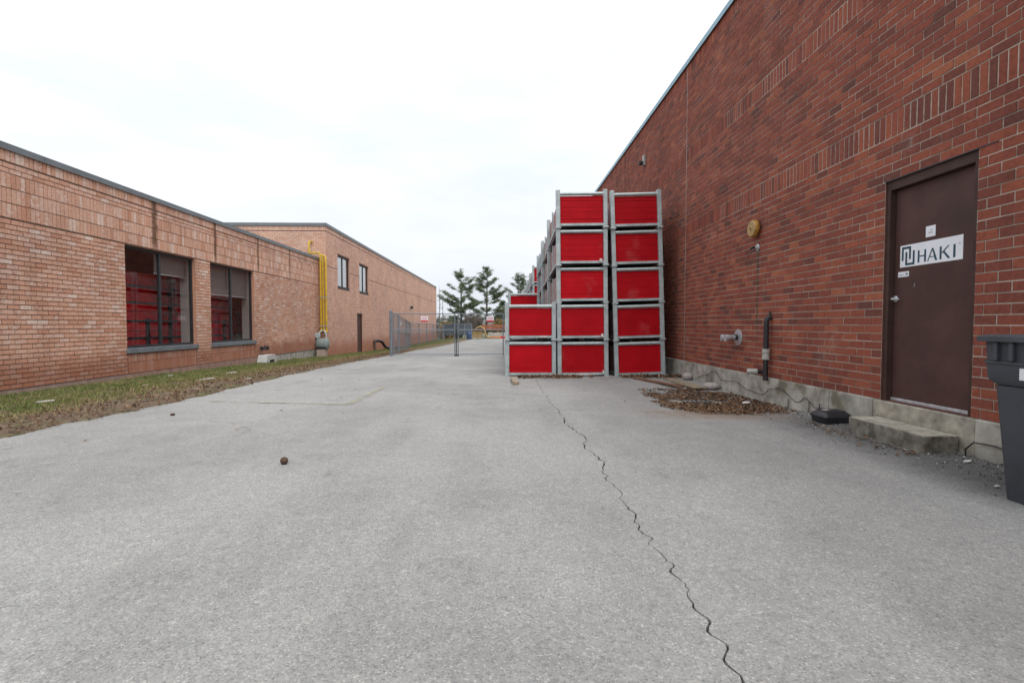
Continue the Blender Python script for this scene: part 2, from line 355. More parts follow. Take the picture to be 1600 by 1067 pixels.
M_LOADF = mat_load('red_board_ends', (.42, .002, .008), (.53, .004, .012), (.33, .012, .014), .35)
M_LOADS = mat_load('pale_worn_board_sides', (.44, .20, .19), (.55, .36, .34), (.60, .52, .50), .8)
M_LOADB = mat_load('blue_grey_sheets', (.28, .36, .42), (.42, .50, .55), (.5, .5, .5), .4)
M_REDSHADE = simple('board_faces_gap_shade', (.10, .004, .006), .8, var=.2, scale=5)  # gap shade painted as dark red on board tops and undersides
M_WRAP = simple('torn_white_wrap', (.66, .63, .60), .7, var=.15, scale=20)
M_VOID = simple('gap_plate_dark', (.05, .05, .05), .8, var=.2)  # dark plate added to close the gap between rack levels
def mat_glass(name, tint, boost):
    m, t, b = newmat(name); t.nodes.remove(b)
    g = N(t, 'ShaderNodeBsdfGlossy'); g.inputs['Roughness'].default_value = .02
    tr = N(t, 'ShaderNodeBsdfTransparent'); tr.inputs['Color'].default_value = (*tint, 1)
    fr = N(t, 'ShaderNodeFresnel'); fr.inputs['IOR'].default_value = 1.5
    mx = N(t, 'ShaderNodeMixShader'); L(t, math_(t, 'MULTIPLY_ADD', fr.outputs[0], boost[0], boost[1]), mx.inputs[0])
    L(t, tr.outputs[0], mx.inputs[1]); L(t, g.outputs[0], mx.inputs[2]); L(t, mx.outputs[0], t.nodes['Material Output'].inputs['Surface'])
    return m
M_GLASS = mat_glass('window_glass', (.98, .98, .98), (.2, 0.0)); M_GLASS2 = mat_glass('mirrored_glass', (.35, .38, .40), (1.2, .38))
def mat_soil():
    m, t, b = newmat('verge_soil'); pos = N(t, 'ShaderNodeNewGeometry').outputs['Position']
    c = ramp(t, noise(t, 7, 6, .7, pos), [(.25, (.060, .040, .026)), (.5, (.135, .092, .06)), (.75, (.24, .18, .125))])
    c = mixc(t, math_(t, 'MULTIPLY', maprange(t, noise(t, 1.4, 5, .6, pos), .45, .62), .6), c, (.10, .105, .035))
    L(t, c, b.inputs['Base Color']); b.inputs['Roughness'].default_value = .95; bump(t, b, noise(t, 45, 5, .7, pos), .8, .02); return m
def mat_rnd(name, stops, rough=.8, trans=0):
    m, t, b = newmat(name); c = ramp(t, rnd_attr(t), stops)
    L(t, c, b.inputs['Base Color']); b.inputs['Roughness'].default_value = rough; b.inputs['Specular IOR Level'].default_value = .2; return m
M_SOIL = mat_soil()
M_GRASS = mat_rnd('grass_blades', [(0, (.075, .12, .03)), (.3, (.13, .18, .05)), (.5, (.20, .21, .075)), (.72, (.31, .255, .13)), (1, (.34, .25, .16))])
M_LEAF = mat_rnd('dead_leaves', [(0, (.05, .028, .018)), (.35, (.125, .068, .038)), (.7, (.22, .13, .075)), (1, (.36, .25, .16))])
M_PEB = mat_rnd('loose_gravel', [(0, (.07, .07, .07)), (.5, (.17, .165, .16)), (.85, (.30, .29, .27)), (1, (.55, .53, .50))])
M_PINE = mat_rnd('pine_needles', [(0, (.075, .10, .065)), (.5, (.135, .175, .10)), (.85, (.23, .245, .14)), (1, (.31, .30, .19))])  # greens lightened so the needle colour carries distance haze
M_BARK = simple('bark', (.10, .085, .075), .95, var=.25, scale=4)
M_TWIG = simple('bare_twigs', (.15, .105, .085), .95, var=.3, scale=1)
M_HEDGE = mat_rnd('far_foliage', [(0, (.035, .05, .04)), (.6, (.07, .085, .06)), (1, (.13, .13, .085))])
M_OLIVE = mat_rnd('dry_shrub_leaves', [(0, (.20, .13, .04)), (.6, (.30, .21, .07)), (1, (.38, .30, .14))])
def mat_terrain():
    m, t, b = newmat('rough_ground'); pos = N(t, 'ShaderNodeNewGeometry').outputs['Position']
    c = ramp(t, noise(t, .25, 6, .65, pos), [(.3, (.12, .105, .07)), (.55, (.13, .14, .06)), (.75, (.20, .17, .11))])
    L(t, c, b.inputs['Base Color']); b.inputs['Roughness'].default_value = .95; return m
M_TERR = mat_terrain()

# ------------------------------------------------------------------ ground
def grid(name, xs, ys, zf, mat, kind='structure'):
    X, Y = np.meshgrid(xs, ys); Z = zf(X, Y); V = np.stack([X.ravel(), Y.ravel(), Z.ravel()], 1)
    nx, ny = len(xs), len(ys); i = np.arange(nx*ny).reshape(ny, nx)
    Fq = np.stack([i[:-1, :-1].ravel(), i[:-1, 1:].ravel(), i[1:, 1:].ravel(), i[1:, :-1].ravel()], 1)
    o = link(name, np_mesh(name, V, Fq, mat, smooth=True)); o['kind'] = kind; return o
tx = np.unique(np.concatenate([np.linspace(-900, -40, 12), np.linspace(-40, 40, 41), np.linspace(40, 900, 12)]))
ty = np.unique(np.concatenate([np.linspace(-300, -30, 6), np.linspace(-30, 100, 66), np.linspace(100, 1500, 16)]))
grid('ground', tx, ty, lambda X, Y: np.interp(Y, GY, GZ) - .30 + 0*X, M_TERR)

# crack polyline: image points to ground points
def to_ground(px, py):
    M = cam_inv.inverted(); d = (M.to_3x3() @ Vector(((px - W_PX/2)/F_PX, -(py - H_PX/2)/F_PX, -1)))
    z = 0.0
    for _ in range(12):
        tt = (z - CAMZ)/d.z; x, y = d.x*tt, d.y*tt; z = .5*z + .5*G(x, y)
    return x, y
ck = [to_ground(*p) for p in ((1190,1120),(1158,1066),(1130,1015),(1105,975),(1080,950),(1050,910),(1032,880),(1010,845),(988,815),(965,775),(945,745),(925,715),(905,685),(880,655),(862,630),(848,612),(838,598))]
cky = np.array([p[1] for p in ck]); ckx = np.array([p[0] for p in ck]) + .02
ys = np.unique(np.concatenate([np.linspace(-25, 1.0, 14), np.arange(1.0, 4, .025), np.arange(4, 11, .04), np.arange(11, 24, .25), np.linspace(24, 64, 40)]))
cx = np.interp(ys, cky, ckx) + .10*(fbm(ys*3.2, ys*0 + 5, 3) - .5) + .075*(fbm(ys*14, ys*0 + 8, 4) - .5)
cw = np.where((ys > 1.0) & (ys < 10.9), .0016 + .0085*fbm(ys*7, ys*0 + 2, 3)**1.6, .0005).clip(.0006, 1) * np.interp(ys, [0, 2, 6, 10.9], [.8, 1.0, 1.3, .7])
left = np.interp(ys, [-25, 20, 62, 64], [-5.35, -5.45, -4.6, -4.4])
rows = []
nl, nr = 36, 26
for y, c_, w_, l_ in zip(ys, cx, cw, left):
    xr = 3.93 if y < 46 else 14.0
    rows.append(np.concatenate([np.linspace(l_, c_ - w_, nl), [c_], np.linspace(c_ + w_, xr, nr)]))
X = np.array(rows); Y = np.repeat(ys[:, None], X.shape[1], 1); Z = gpav(X, Y) + .006*(fbm(X*1.3, Y*1.3, 3) - .5)
Z[:, nl] -= np.where(cw > .0011, .045, 0)
i = np.arange(X.size).reshape(X.shape)
Fq = np.stack([i[:-1, :-1].ravel(), i[:-1, 1:].ravel(), i[1:, 1:].ravel(), i[1:, :-1].ravel()], 1)
Zg = None
pav = link('driveway', np_mesh('driveway', np.stack([X.ravel(), Y.ravel(), Z.ravel()], 1), Fq, M_ASPH)); pav['kind'] = 'structure'
kk = np.where((ys > 1.0) & (ys < 10.9))[0]; cv = []; cf = []
for q, j in enumerate(kk):
    zz = Z[j, nl-1] - .010
    cv += [(cx[j] - cw[j]*.9, ys[j], zz), (cx[j] + cw[j]*.9, ys[j], zz)]
    if q: cf.append((2*q-2, 2*q-1, 2*q+1, 2*q))
link('crack_strip', np_mesh('crack_strip', cv, cf, simple('crack_strip_dark', (.035, .032, .028), .95, var=.4, scale=30)), pav)  # dark strip laid inside the groove so the crack reads dark

def line_strip(p0, p1, w_):
    (x0, y0), (x1, y1) = p0, p1; n = max(2, int(math.hypot(x1-x0, y1-y0)/.15)); d = Vector((x1-x0, y1-y0)).normalized(); q = Vector((-d.y, d.x))*w_/2
    mb = MB(); vs = []; fs = []
    for k in range(n+1):
        f = k/n; x = x0+(x1-x0)*f; y = y0+(y1-y0)*f
        for s in (-1, 1): a, b_ = x+q.x*s, y+q.y*s; vs.append((a, b_, G(a, b_) + .010))
    for k in range(n): fs.append((2*k, 2*k+1, 2*k+3, 2*k+2))
    mb.add(vs, fs); return mb.build('parking_line', M_PAINT, pav)
line_strip(to_ground(330, 627), to_ground(545, 632), .11); line_strip(to_ground(545, 632), to_ground(600, 605), .11)
line_strip(to_ground(520, 577), to_ground(606, 579.5), .12); line_strip(to_ground(620, 580), to_ground(670, 573), .12)

# verge -----------------------------------------------------------------
vx = np.arange(-9.2, -3.2, .07); vy = np.unique(np.concatenate([np.arange(-8, 26, .08), np.arange(26, 66, .4)]))
def verge_z(X, Y):
    e = edge_x(Y); n = fbm(X*3, Y*3, 4) - .5
    on = gpav(X, Y) + .03 + .05*n
    f = sstep(-.12, .16, X - e + .10*n)
    return on*(1-f) + (gpav(X, Y) - .06)*f
grid('verge', vx, vy, verge_z, M_SOIL)
def blades(n, xr, yr, dens, hgt, wid, mat, name, label, zf, rfun=None):
    x = rng.uniform(*xr, n); u = rng.random(n); y = yr[0] + (yr[1]-yr[0])*u**1.6
    k = rng.random(n) < dens(x, y); x, y = x[k], y[k]; n = len(x)
    h = hgt*rng.uniform(.5, 1.3, n)*np.interp(y, [5, 25], [1, 1.2]); wd = wid*np.interp(y, [5, 30], [1, 2.6]); a = rng.uniform(0, 2*np.pi, n); ln = rng.uniform(0, .9, n)*h; la = rng.uniform(0, 2*np.pi, n); z = zf(x, y) - .004
    p0 = np.stack([x - np.cos(a)*wd, y - np.sin(a)*wd, z], 1); p1 = np.stack([x + np.cos(a)*wd, y + np.sin(a)*wd, z], 1)
    p2 = np.stack([x + np.cos(la)*ln, y + np.sin(la)*ln, z + h], 1)
    V = np.stack([p0, p1, p2], 1).reshape(-1, 3); Ft = np.arange(3*n).reshape(n, 3)
    r = rfun(x, y) if rfun else rng.random(n)
    o = link(name, np_mesh(name, V, Ft, mat, np.clip(r, 0, 1))); tag(o, label, 'grass', kind='stuff'); return o
def gd(x, y):
    e = edge_x(y); d = e - x
    return np.clip(sstep(.25, 1.5, d + 1.1*(fbm(x*1.3, y*1.3, 4) - .5)), 0.03, 1)*(fbm(x*2.6+9, y*2.6, 3) > .33)*(d > .05)
blades(210000, (-8.25, -4.4), (4.0, 62), gd, .05, .006, M_GRASS, 'grass', 'short green and straw grass between the salmon brick building and the driveway', lambda x, y: verge_z(x, y),
       lambda x, y: .55*fbm(x*1.6, y*1.6, 4) + .45*fbm(x*6, y*6, 3) + .45*(1 - sstep(.3, 1.9, edge_x(y) - x)) + rng.normal(0, .16, len(x)) - .08)

def leaves(n, pts_fn, size, name, label, zf, flat=.5, mat=None, cat='leaves'):
    x, y = pts_fn(n); n = len(x); s = size*rng.uniform(.45, 1.25, n); a = rng.uniform(0, 2*np.pi, n)
    z = zf(x, y); t1 = rng.normal(0, flat, n); t2 = rng.normal(0, flat, n); asp = rng.uniform(.35, .75, n)
    ux = np.stack([np.cos(a), np.sin(a), t1], 1); vx_ = np.stack([-np.sin(a), np.cos(a), t2], 1); c = np.stack([x, y, z], 1)
    crl = np.stack([np.zeros(n), np.zeros(n), rng.uniform(0, .5, n)], 1)
    S = s[:, None]; A = asp[:, None]
    P = np.stack([c - ux*S*.5, c - vx_*S*.25*A*2*.5 + crl*S*.3, c + ux*S*.5, c + vx_*S*.5*A + crl*S*.3], 1)
    V = P.reshape(-1, 3); q = np.arange(4*n).reshape(n, 4); Ft = np.concatenate([q[:, [0, 1, 2]], q[:, [0, 2, 3]]])
    r = np.clip(rng.beta(2, 2.2, n), 0, 1)
    o = link(name, np_mesh(name, V, Ft, mat or M_LEAF, np.concatenate([r, r]))); tag(o, label, cat, kind='stuff'); return o
def pile_pts(n):
    x = rng.uniform(2.2, 3.86, n); y = rng.uniform(5.9, 9.0, n)
    d = ((x - 3.15)/.95)**2 + ((y - 7.35)/1.45)**2 + .95*(fbm(x*2.5, y*2.5, 3) - .5)
    hole = ((x - 2.95)/.55)**2 + ((y - 7.45 + .25*(x - 2.95))/.22)**2 + .9*(fbm(x*4, y*4, 3) - .5) < .8
    k = (d < .95)*(~hole)*(rng.random(n) < np.clip(2.4*(.98 - d), .1, 1)); return x[k], y[k]
def pile_z(x, y):
    d = ((x - 3.25)/.85)**2 + ((y - 7.3)/1.45)**2
    return gpav(x, y) + .012 + np.clip(1-d, 0, 1)*.022*rng.random(len(x))
leaves(9000, pile_pts, .062, 'leaf_pile', 'brown dead leaves drifted over the drain beside the red brick wall', pile_z, .28)
def base_pts(n):
    x = rng.uniform(.35, 3.85, n); y = 10.45 + np.abs(rng.normal(0, .13, n))*np.where(rng.random(n) < .5, -1, .6); k = (fbm(x*2.2, y*0, 3) > .36); return x[k], y[k]
leaves(1500, base_pts, .075, 'leaf_drift', 'line of brown dead leaves blown against the foot of the red racks', lambda x, y: gpav(x, y) + .012 + .03*rng.random(len(x)))
def lawn_pts(n):
    y = rng.uniform(4, 30, n); x = edge_x(y) - np.abs(rng.normal(0, .9, n)) + .05; k = x > -8.2; return x[k], y[k]
leaves(11000, lawn_pts, .045, 'lawn_leaves', 'dead leaves scattered over the grass verge', lambda x, y: np.maximum(verge_z(x, y), gpav(x, y)) + .02)
def scat_pts(n): return rng.uniform(-4.4, 3.4, n), 3 + 20*rng.random(n)**.8
leaves(70, scat_pts, .05, 'scattered_leaves', 'small dead leaves scattered across the grey driveway', lambda x, y: gpav(x, y) + .014, .25)
def step_pts(n): return 3.5 - np.abs(rng.normal(0, .09, n)), rng.uniform(4.0, 5.4, n)
leaves(90, step_pts, .05, 'step_leaves', 'small leaves and scraps lying along the foot of the concrete step', lambda x, y: gpav(x, y) + .014, .3)
def pebbles(n):
    x = 3.87 - np.abs(rng.normal(0, .28, n)); y = rng.uniform(2.2, 6.2, n); k = ~((x > 3.55)*(y > 4.03)*(y < 4.97)); x, y = x[k], y[k]; n = len(x)
    s = .003 + .008*rng.random(n)**2.5; z = gpav(x, y) + s*.5 + .003; c = np.stack([x, y, z], 1)
    d = np.array([[1,0,0],[-1,0,0],[0,1,0],[0,-1,0],[0,0,1],[0,0,-1]]); jit = rng.uniform(.6, 1.3, (n, 6, 1))
    V = (c[:, None] + d[None]*jit*s[:, None, None]).reshape(-1, 3)
    tr = np.array([[0,2,4],[2,1,4],[1,3,4],[3,0,4],[2,0,5],[1,2,5],[3,1,5],[0,3,5]]); Ft = (np.arange(n)[:, None, None]*6 + tr[None]).reshape(-1, 3)
    o = link('loose_gravel', np_mesh('loose_gravel', V, Ft, M_PEB, np.repeat(rng.random(n), 8))); tag(o, 'loose grey gravel along the foot of the red brick wall', 'gravel', kind='stuff')
pebbles(1900)

# ------------------------------------------------------------------ brick walls
def cells(rows, u0, u1, openings, c, ulen, joint, rsd):
    """rows: (kind, z0, z1, [restrict range]); returns list of (u0,u1,z0,z1)"""
    out_ = []; rn = random.Random(rsd)
    for ri, (kind, z0, z1) in enumerate(rows):
        step = ulen if kind == 's' else c
        off = (ri % 2)*ulen/2 if kind == 's' else 0
        spans = [(u0, u1)]
        for (a, b_, za, zb) in openings:
            if zb > z0 + .01 and za < z1 - .01:
                ns = []
                for (p, q) in spans:
                    if b_ <= p or a >= q: ns.append((p, q)); continue
                    if a > p: ns.append((p, a))
                    if b_ < q: ns.append((b_, q))
                spans = ns
        for (p, q) in spans:
            k = math.floor((p - off)/step); x = off + k*step; cuts = [p]
            while x < q - .005:
                if x > p + .05 and q - x > .05: cuts.append(x)
                x += step
            cuts.append(q); jv = joint/2 if kind == 's' else joint*.33
            for a, b_ in zip(cuts[:-1], cuts[1:]): out_.append((a + jv, b_ - jv, z0 + joint/2, z1 - joint/2))
    return out_
def brick_geo(a, b_, z0, z1, d, P, n, u):
    bv = .004
    def pt(uu, zz, dd): return P + u*uu + Vector((0, 0, zz)) + n*dd
    vs = [pt(a, z0, -.02), pt(b_, z0, -.02), pt(b_, z1, -.02), pt(a, z1, -.02), pt(a, z0, d-bv), pt(b_, z0, d-bv), pt(b_, z1, d-bv), pt(a, z1, d-bv),
          pt(a+bv, z0+bv, d), pt(b_-bv, z0+bv, d), pt(b_-bv, z1-bv, d), pt(a+bv, z1-bv, d)]
    fs = [(8, 9, 10, 11)] + [(i, (i+1) % 4, 4+(i+1) % 4, 4+i) for i in range(4)] + [(4+i, 4+(i+1) % 4, 8+(i+1) % 4, 8+i) for i in range(4)]
    return vs, fs
def lay_bricks(wall, P, u, n, cl, mat, nsep, depth=.008, stuff_name='brick_field'):
    P = Vector(P); u = Vector(u); n = Vector(n); flip = u.cross(Vector((0, 0, 1))).dot(n) < 0
    sized = []
    for i_, (a, b_, z0, z1) in enumerate(cl):
        m_ = P + u*((a+b_)/2) + Vector((0, 0, (z0+z1)/2)); s = project(m_); vis = 0
        if s and -5 < s[0] < W_PX+5 and -5 < s[1] < H_PX+5:
            q0 = project(P + u*a + Vector((0, 0, z0))); q1 = project(P + u*b_ + Vector((0, 0, z1)))
            if q0 and q1: vis = abs(q0[0]-q1[0])*min(abs((z1-z0)*F_PX/max(m_.y, .5)), 60)
        sized.append((vis, i_))
    sized.sort(reverse=True); sep = set(i_ for v_, i_ in sized[:nsep] if v_ > 0)
    cache = {}; VV = []; FF = []; RR = []; base = 0
    for i_, (a, b_, z0, z1) in enumerate(cl):
        if i_ in sep:
            key = (round(b_-a, 3), round(z1-z0, 3), random.randrange(8))
            if key not in cache:
                vs, fs = brick_geo(-(b_-a)/2, (b_-a)/2, -(z1-z0)/2, (z1-z0)/2, 0, Vector(), n, u)
                if flip: fs = [tuple(reversed(f)) for f in fs]
                me = np_mesh('brick', [tuple(v_) for v_ in vs], fs, mat, [random.random()]*len(fs)); cache[key] = me
            o = link('brick', cache[key], wall); o.location = P + u*((a+b_)/2) + Vector((0, 0, (z0+z1)/2)) + n*(depth - .0015 + random.uniform(-.002, .0025))
            o.rotation_euler = tuple(random.gauss(0, .003) for _ in range(3))
        else:
            dd = depth + random.uniform(-.0025, .0025)
            vs = [P + u*uu + Vector((0, 0, zz)) + n*d for d in (-.01, dd) for uu, zz in ((a, z0), (b_, z0), (b_, z1), (a, z1))]
            VV += [tuple(v_) for v_ in vs]
            fs = [(4, 5, 6, 7), (0, 1, 5, 4), (1, 2, 6, 5), (2, 3, 7, 6), (3, 0, 4, 7)]
            if flip: fs = [tuple(reversed(f)) for f in fs]
            FF += [tuple(base + k for k in f) for f in fs]; RR += [random.random()]*5; base += 8
    if VV:
        o = link(stuff_name, np_mesh(stuff_name, VV, FF, mat, RR), wall); o['kind'] = 'stuff'
def wall_sheet(parent, name, P, u, n, u0, u1, z0, z1, openings, mat, reveal=.16, rmat=None):
    P = Vector(P); u = Vector(u); n = Vector(n); us = sorted({u0, u1, *[o[0] for o in openings], *[o[1] for o in openings]}); zs = sorted({z0, z1, *[o[2] for o in openings], *[o[3] for o in openings]})
    mb = MB(); pt = lambda a, z, d=0: P + u*a + Vector((0, 0, z)) + n*d
    for i_ in range(len(us)-1):
        for j in range(len(zs)-1):
            uc, zc = (us[i_]+us[i_+1])/2, (zs[j]+zs[j+1])/2
            if any(o[0] < uc < o[1] and o[2] < zc < o[3] for o in openings): continue
            mb.quad(pt(us[i_], zs[j]), pt(us[i_+1], zs[j]), pt(us[i_+1], zs[j+1]), pt(us[i_], zs[j+1]))
    for (a, b_, za, zb) in openings:
        for p, q in (((a, za), (a, zb)), ((a, zb), (b_, zb)), ((b_, zb), (b_, za)), ((b_, za), (a, za))):
            mb.quad(pt(*p), pt(*q), pt(*q, -reveal), pt(*p, -reveal), mi=1)
    return mb.build(name, [mat, rmat or mat], parent, fix=False)

# ---- right building ---------------------------------------------------
RW = 3.9; C = .0848; BL = 3*C; BLEN = .217; CS = .0755
RB0, RB1 = -4.0, 46.0
zc = CAMZ - .77
rb = thing('brick_warehouse', 'tall dark red brick building on the right with a brown steel door', 'building', (RW, 0, 0))
ZD1 = zc + 26*C; D0, D1 = 3.985, 4.962      # door opening
rows = [('s', zc + k*C, zc + (k+1)*C) for k in range(31)]; z = zc + 31*C
rows.append(('v', z, z + BL)); z += BL
rows += [('s', z + k*C, z + (k+1)*C) for k in range(15)]; z += 15*C
rows.append(('v', z, z + BL)); z += BL
rows += [('s', z + k*C, z + (k+1)*C) for k in range(18)]; z += 18*C
rows.append(('v', z, z + BL)); z += BL
ZTOP = z
door_open = [(D0, D1, zc - .05, ZD1)]
rw = wall_sheet(rb, 'wall', (0, 0, 0), (0, 1, 0), (-1, 0, 0), RB0, RB1, zc, ZTOP, [(D0, D1, zc, ZD1)], M_MORT_R, .14, M_BR_R)
CJ = 10.4
cl = cells(rows, RB0, CJ - .012, door_open, CS, BLEN, .0115, 1) + cells(rows, CJ + .012, RB1, door_open, CS, BLEN, .0115, 2)
lay_bricks(rw, (0, 0, 0), (0, 1, 0), (-1, 0, 0), cl, M_BR_R, 300, .0045)
MB().box((-.001, CJ - .013, zc), (.02, CJ + .013, ZTOP)).build('control_joint', simple('pale_sealant', (.40, .33, .30), .8), rw)
# foundation, door sill, roof, coping, far sides
fb = MB(); prev = RB0
for yb in [-1.0, 2.0, D0 - .06, None, D1 + .08, 5.72, 7.6, 9.9, 13, 17, 22, 28, 35, RB1]:
    if yb is None: prev = D1 + .08; continue
    if yb == D1 + .08: continue
    o_ = random.uniform(-.006, .006); MB().box((-.030 + o_, prev + .004, -1.2), (.3, yb - .004, zc + random.uniform(-.004, .0))).build('foundation_block', M_CONC, rb, bevel=.008); prev = yb
MB().box((-.018, D0 - .06, -1.0), (.3, D1 + .08, zc - .004)).build('door_sill', M_CONC2, rb, bevel=.012)
MB().box((.02, RB0, ZTOP - .02), (34, RB1, ZTOP + .02)).build('roof', M_ROOFM, rb)
MB().box((.30, RB0, -1), (.32, RB1, ZTOP - .03)).build('inner_wall', M_INT, rb)
wb = MB(); wb.box((.33, RB1, -1), (34, RB1 + .2, ZTOP - .03)); wb.box((34, RB0, -1), (34.2, RB1, ZTOP - .03)); wb.box((.33, RB0 - .2, -1), (34, RB0, ZTOP - .03)); wb.build('outer_wall', M_MORT_R, rb)
cp = rb
cb_ = MB(); y = RB0
while y < RB1:
    cb_.box((-.045, y + .002, ZTOP + .022), (.30, min(y + 3.05, RB1) - .002, ZTOP + .045)); cb_.box((-.045, y + .002, ZTOP - .055), (-.033, min(y + 3.05, RB1) - .002, ZTOP + .021)); y += 3.05
cb_.build('coping', M_FLASH, rb)
MB().box((-.006, D0 - .16, ZD1 - .005), (.1, D1, ZD1 + .005)).build('lintel', M_DARK, rb)
# door
XL = .075
dr = link('door', None, rb); 
MB().box((XL, D0 + .05, zc + .035), (XL + .045, D1 - .05, ZD1 - .10)).build('leaf', M_DOOR, dr, bevel=.003)
fr = MB(); fr.box((.016, D0 + .001, zc - .002), (.14, D0 + .046, ZD1 - .001)); fr.box((.016, D1 - .046, zc - .002), (.14, D1 - .001, ZD1 - .001)); fr.box((.017, D0 + .046, ZD1 - .095), (.139, D1 - .046, ZD1 - .002)); fr.build('frame', M_FRAME, dr, bevel=.003)
MB().box((XL - .018, D0 + .055, zc + .004), (XL + .04, D1 - .055, zc + .034)).build('threshold', M_ALU, dr, bevel=.003)
for zz in (.25, 1.05, 1.85): MB().tube([(XL - .006, D0 + .048, zc + zz), (XL - .006, D0 + .048, zc + zz + .115)], .0085, 10).build('hinge', M_DARK, dr)
def dfn(s, t_, d): return (XL - d, 4.844 - s, CAMZ + .775 - t_)      # s to the right, t downwards, on the door leaf
hz = CAMZ + .255
hb = MB(); hb.lathe([(.0, 0), (.030, 0), (.032, .006), (.024, .012), (.012, .014), (.012, .045), (0, .046)], (XL, 4.888, hz), (-1, 0, 0), 20)
hb.tube([(XL - .040, 4.892, hz), (XL - .046, 4.86, hz - .002), (XL - .046, 4.79, hz - .006)], [.010, .010, .007], 10); hb.build('handle', M_CHROME, dr, smooth='auto')
MB().prism([(0, 0), (.667, 0), (.667, .213), (0, .213)], 0, .003, dfn).build('sign', M_WHITE, dr)
lg = MB(); r4 = lambda a, b_, c_, d_: [(a, b_), (c_, b_), (c_, d_), (a, d_)]
for q in (r4(.020, .016, .128, .038), r4(.020, .038, .042, .150), r4(.106, .038, .128, .142), r4(.063, .068, .085, .176), r4(.063, .176, .172, .198), r4(.150, .062, .172, .176)): lg.prism(q, .0035, .0042, dfn)
T0, T1 = .072, .187
def glyph(polys): 
    for q in polys: lg.prism(q, .0035, .0042, dfn)
glyph([r4(.207, T0, .227, T1), r4(.279, T0, .299, T1), r4(.227, .123, .279, .134)])
glyph([[(.360, T0), (.375, T0), (.420, T1), (.396, T1)], [(.360, T0), (.366, T0+.02), (.324, T1), (.314, T1)], r4(.341, .146, .382, .155)])
glyph([r4(.442, T0, .462, T1), [(.524, T0), (.540, T0), (.470, .137), (.462, .128)], [(.474, .124), (.490, .116), (.550, T1), (.524, T1)]])
glyph([r4(.577, T0, .598, T1)]); glyph([r4(.625, .070, .633, .072), r4(.628, .072, .630, .078), r4(.635, .070, .637, .078), r4(.641, .070, .643, .078), [(.637, .070), (.639, .074), (.641, .070), (.640, .077)]])
lg.build('sign_lettering', M_TEAL, dr)
MB().prism(r4(.288, -.137, .390, -.036), 0, .002, dfn).build('sticker', M_WHITE, dr)
st = MB(); [st.prism(q, .0025, .003, dfn) for q in (r4(.315, -.075, .365, -.070), r4(.320, -.085, .360, -.081), r4(.340, -.102, .362, -.096))]; st.build('sticker_print', M_GREYI, dr)
MB().prism(r4(-.022, .255, .108, .307), 0, .002, dfn).build('sticker', M_WHITE, dr)
st = MB(); st.prism([(.082 + .016*math.cos(a*math.pi/6), .281 + .016*math.sin(a*math.pi/6)) for a in range(12)], .0025, .003, dfn); st.prism(r4(-.012, .283, .055, .287), .0025, .003, dfn); st.prism(r4(-.012, .292, .05, .295), .0025, .003, dfn); st.build('sticker_print', M_GREYI, dr)
MB().prism([(.166, .42), (.176, .405), (.182, .372), (.172, .39)], .0, .0012, dfn).build('scratch', M_GREYI, dr)

# step
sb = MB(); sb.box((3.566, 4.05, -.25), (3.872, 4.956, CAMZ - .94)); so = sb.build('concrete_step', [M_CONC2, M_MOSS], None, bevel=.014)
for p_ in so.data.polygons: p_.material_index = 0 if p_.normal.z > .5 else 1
tag(so, 'low weathered concrete step on the ground below the brown door', 'step')

# bell, valve, fire connection, pipes
b_ = thing('alarm_bell', 'round ochre alarm bell mounted high on the red brick wall', 'bell', (RW - .008, 7.45, CAMZ + 1.45))
MB().lathe([(.02, 0), (.06, 0), (.06, .03), (.125, .032), (.132, .045), (.130, .085), (.118, .098)], (0, 0, 0), (-1, 0, 0), 32).build('gong', M_BELL, b_, smooth='auto')
fc = MB(); fc.lathe([(.0, .0985), (.117, .0985), (.112, .104), (.09, .105), (.088, .101), (.045, .101), (.042, .106), (.018, .108), (0, .112)], (0, 0, 0), (-1, 0, 0), 32); fc.build('face', M_BELLF, b_, smooth='auto')
MB().lathe([(0, .112), (.012, .113), (.012, .12), (0, .121)], (0, 0, 0), (-1, 0, 0), 12).build('bolt', M_DARK, b_)
v_ = thing('drain_nozzle', 'small grey nozzle fitting on the wall just below the alarm bell', 'nozzle', (RW - .008, 7.43, CAMZ + 1.165))
MB().lathe([(0, 0), (.055, 0), (.055, .008), (.03, .014), (.022, .05), (0, .05)], (0, 0, 0), (-1, 0, 0), 18).build('flange', M_CHROME, v_, smooth='auto')
MB().tube([(-.05, 0, 0), (-.09, 0, -.002), (-.12, .0, -.03)], [.018, .018, .014], 10).build('spout', M_DARK, v_, smooth='auto')
f_ = thing('fire_connection', 'chrome fire department connection with round plate on the red brick wall', 'fire connection', (RW - .008, 8.0, CAMZ - .21))
MB().lathe([(0, 0), (.135, 0), (.135, .006), (.06, .02), (0, .02)], (0, 0, 0), (-1, 0, 0), 28).build('plate', M_CHROME, f_, smooth='auto')
MB().lathe([(.045, .02), (.045, .09), (.058, .092), (.058, .12), (.04, .122)], (0, 0, 0), (-1, 0, 0), 20).build('neck', M_DARK, f_, smooth='auto')
for s in (-1, 1):
    c_ = MB(); c_.tube([(-.09, s*.02, 0), (-.15, s*.05, -.005), (-.22, s*.065, -.01)], [.042, .046, .046], 14); c_.tube([(-.221, s*.065, -.01), (-.255, s*.068, -.012)], [.058, .056], 14); c_.build('outlet', M_CHROME, f_, smooth='auto')
p_ = thing('test_pipe', 'black iron pipe with a pale coupling rising up the red brick wall', 'pipe', (RW - .075, 7.03, zc))
MB().tube([(0, 0, -.04), (0, 0, .26)], .036, 14).build('lower_pipe', M_PIPEB, p_, smooth='auto')
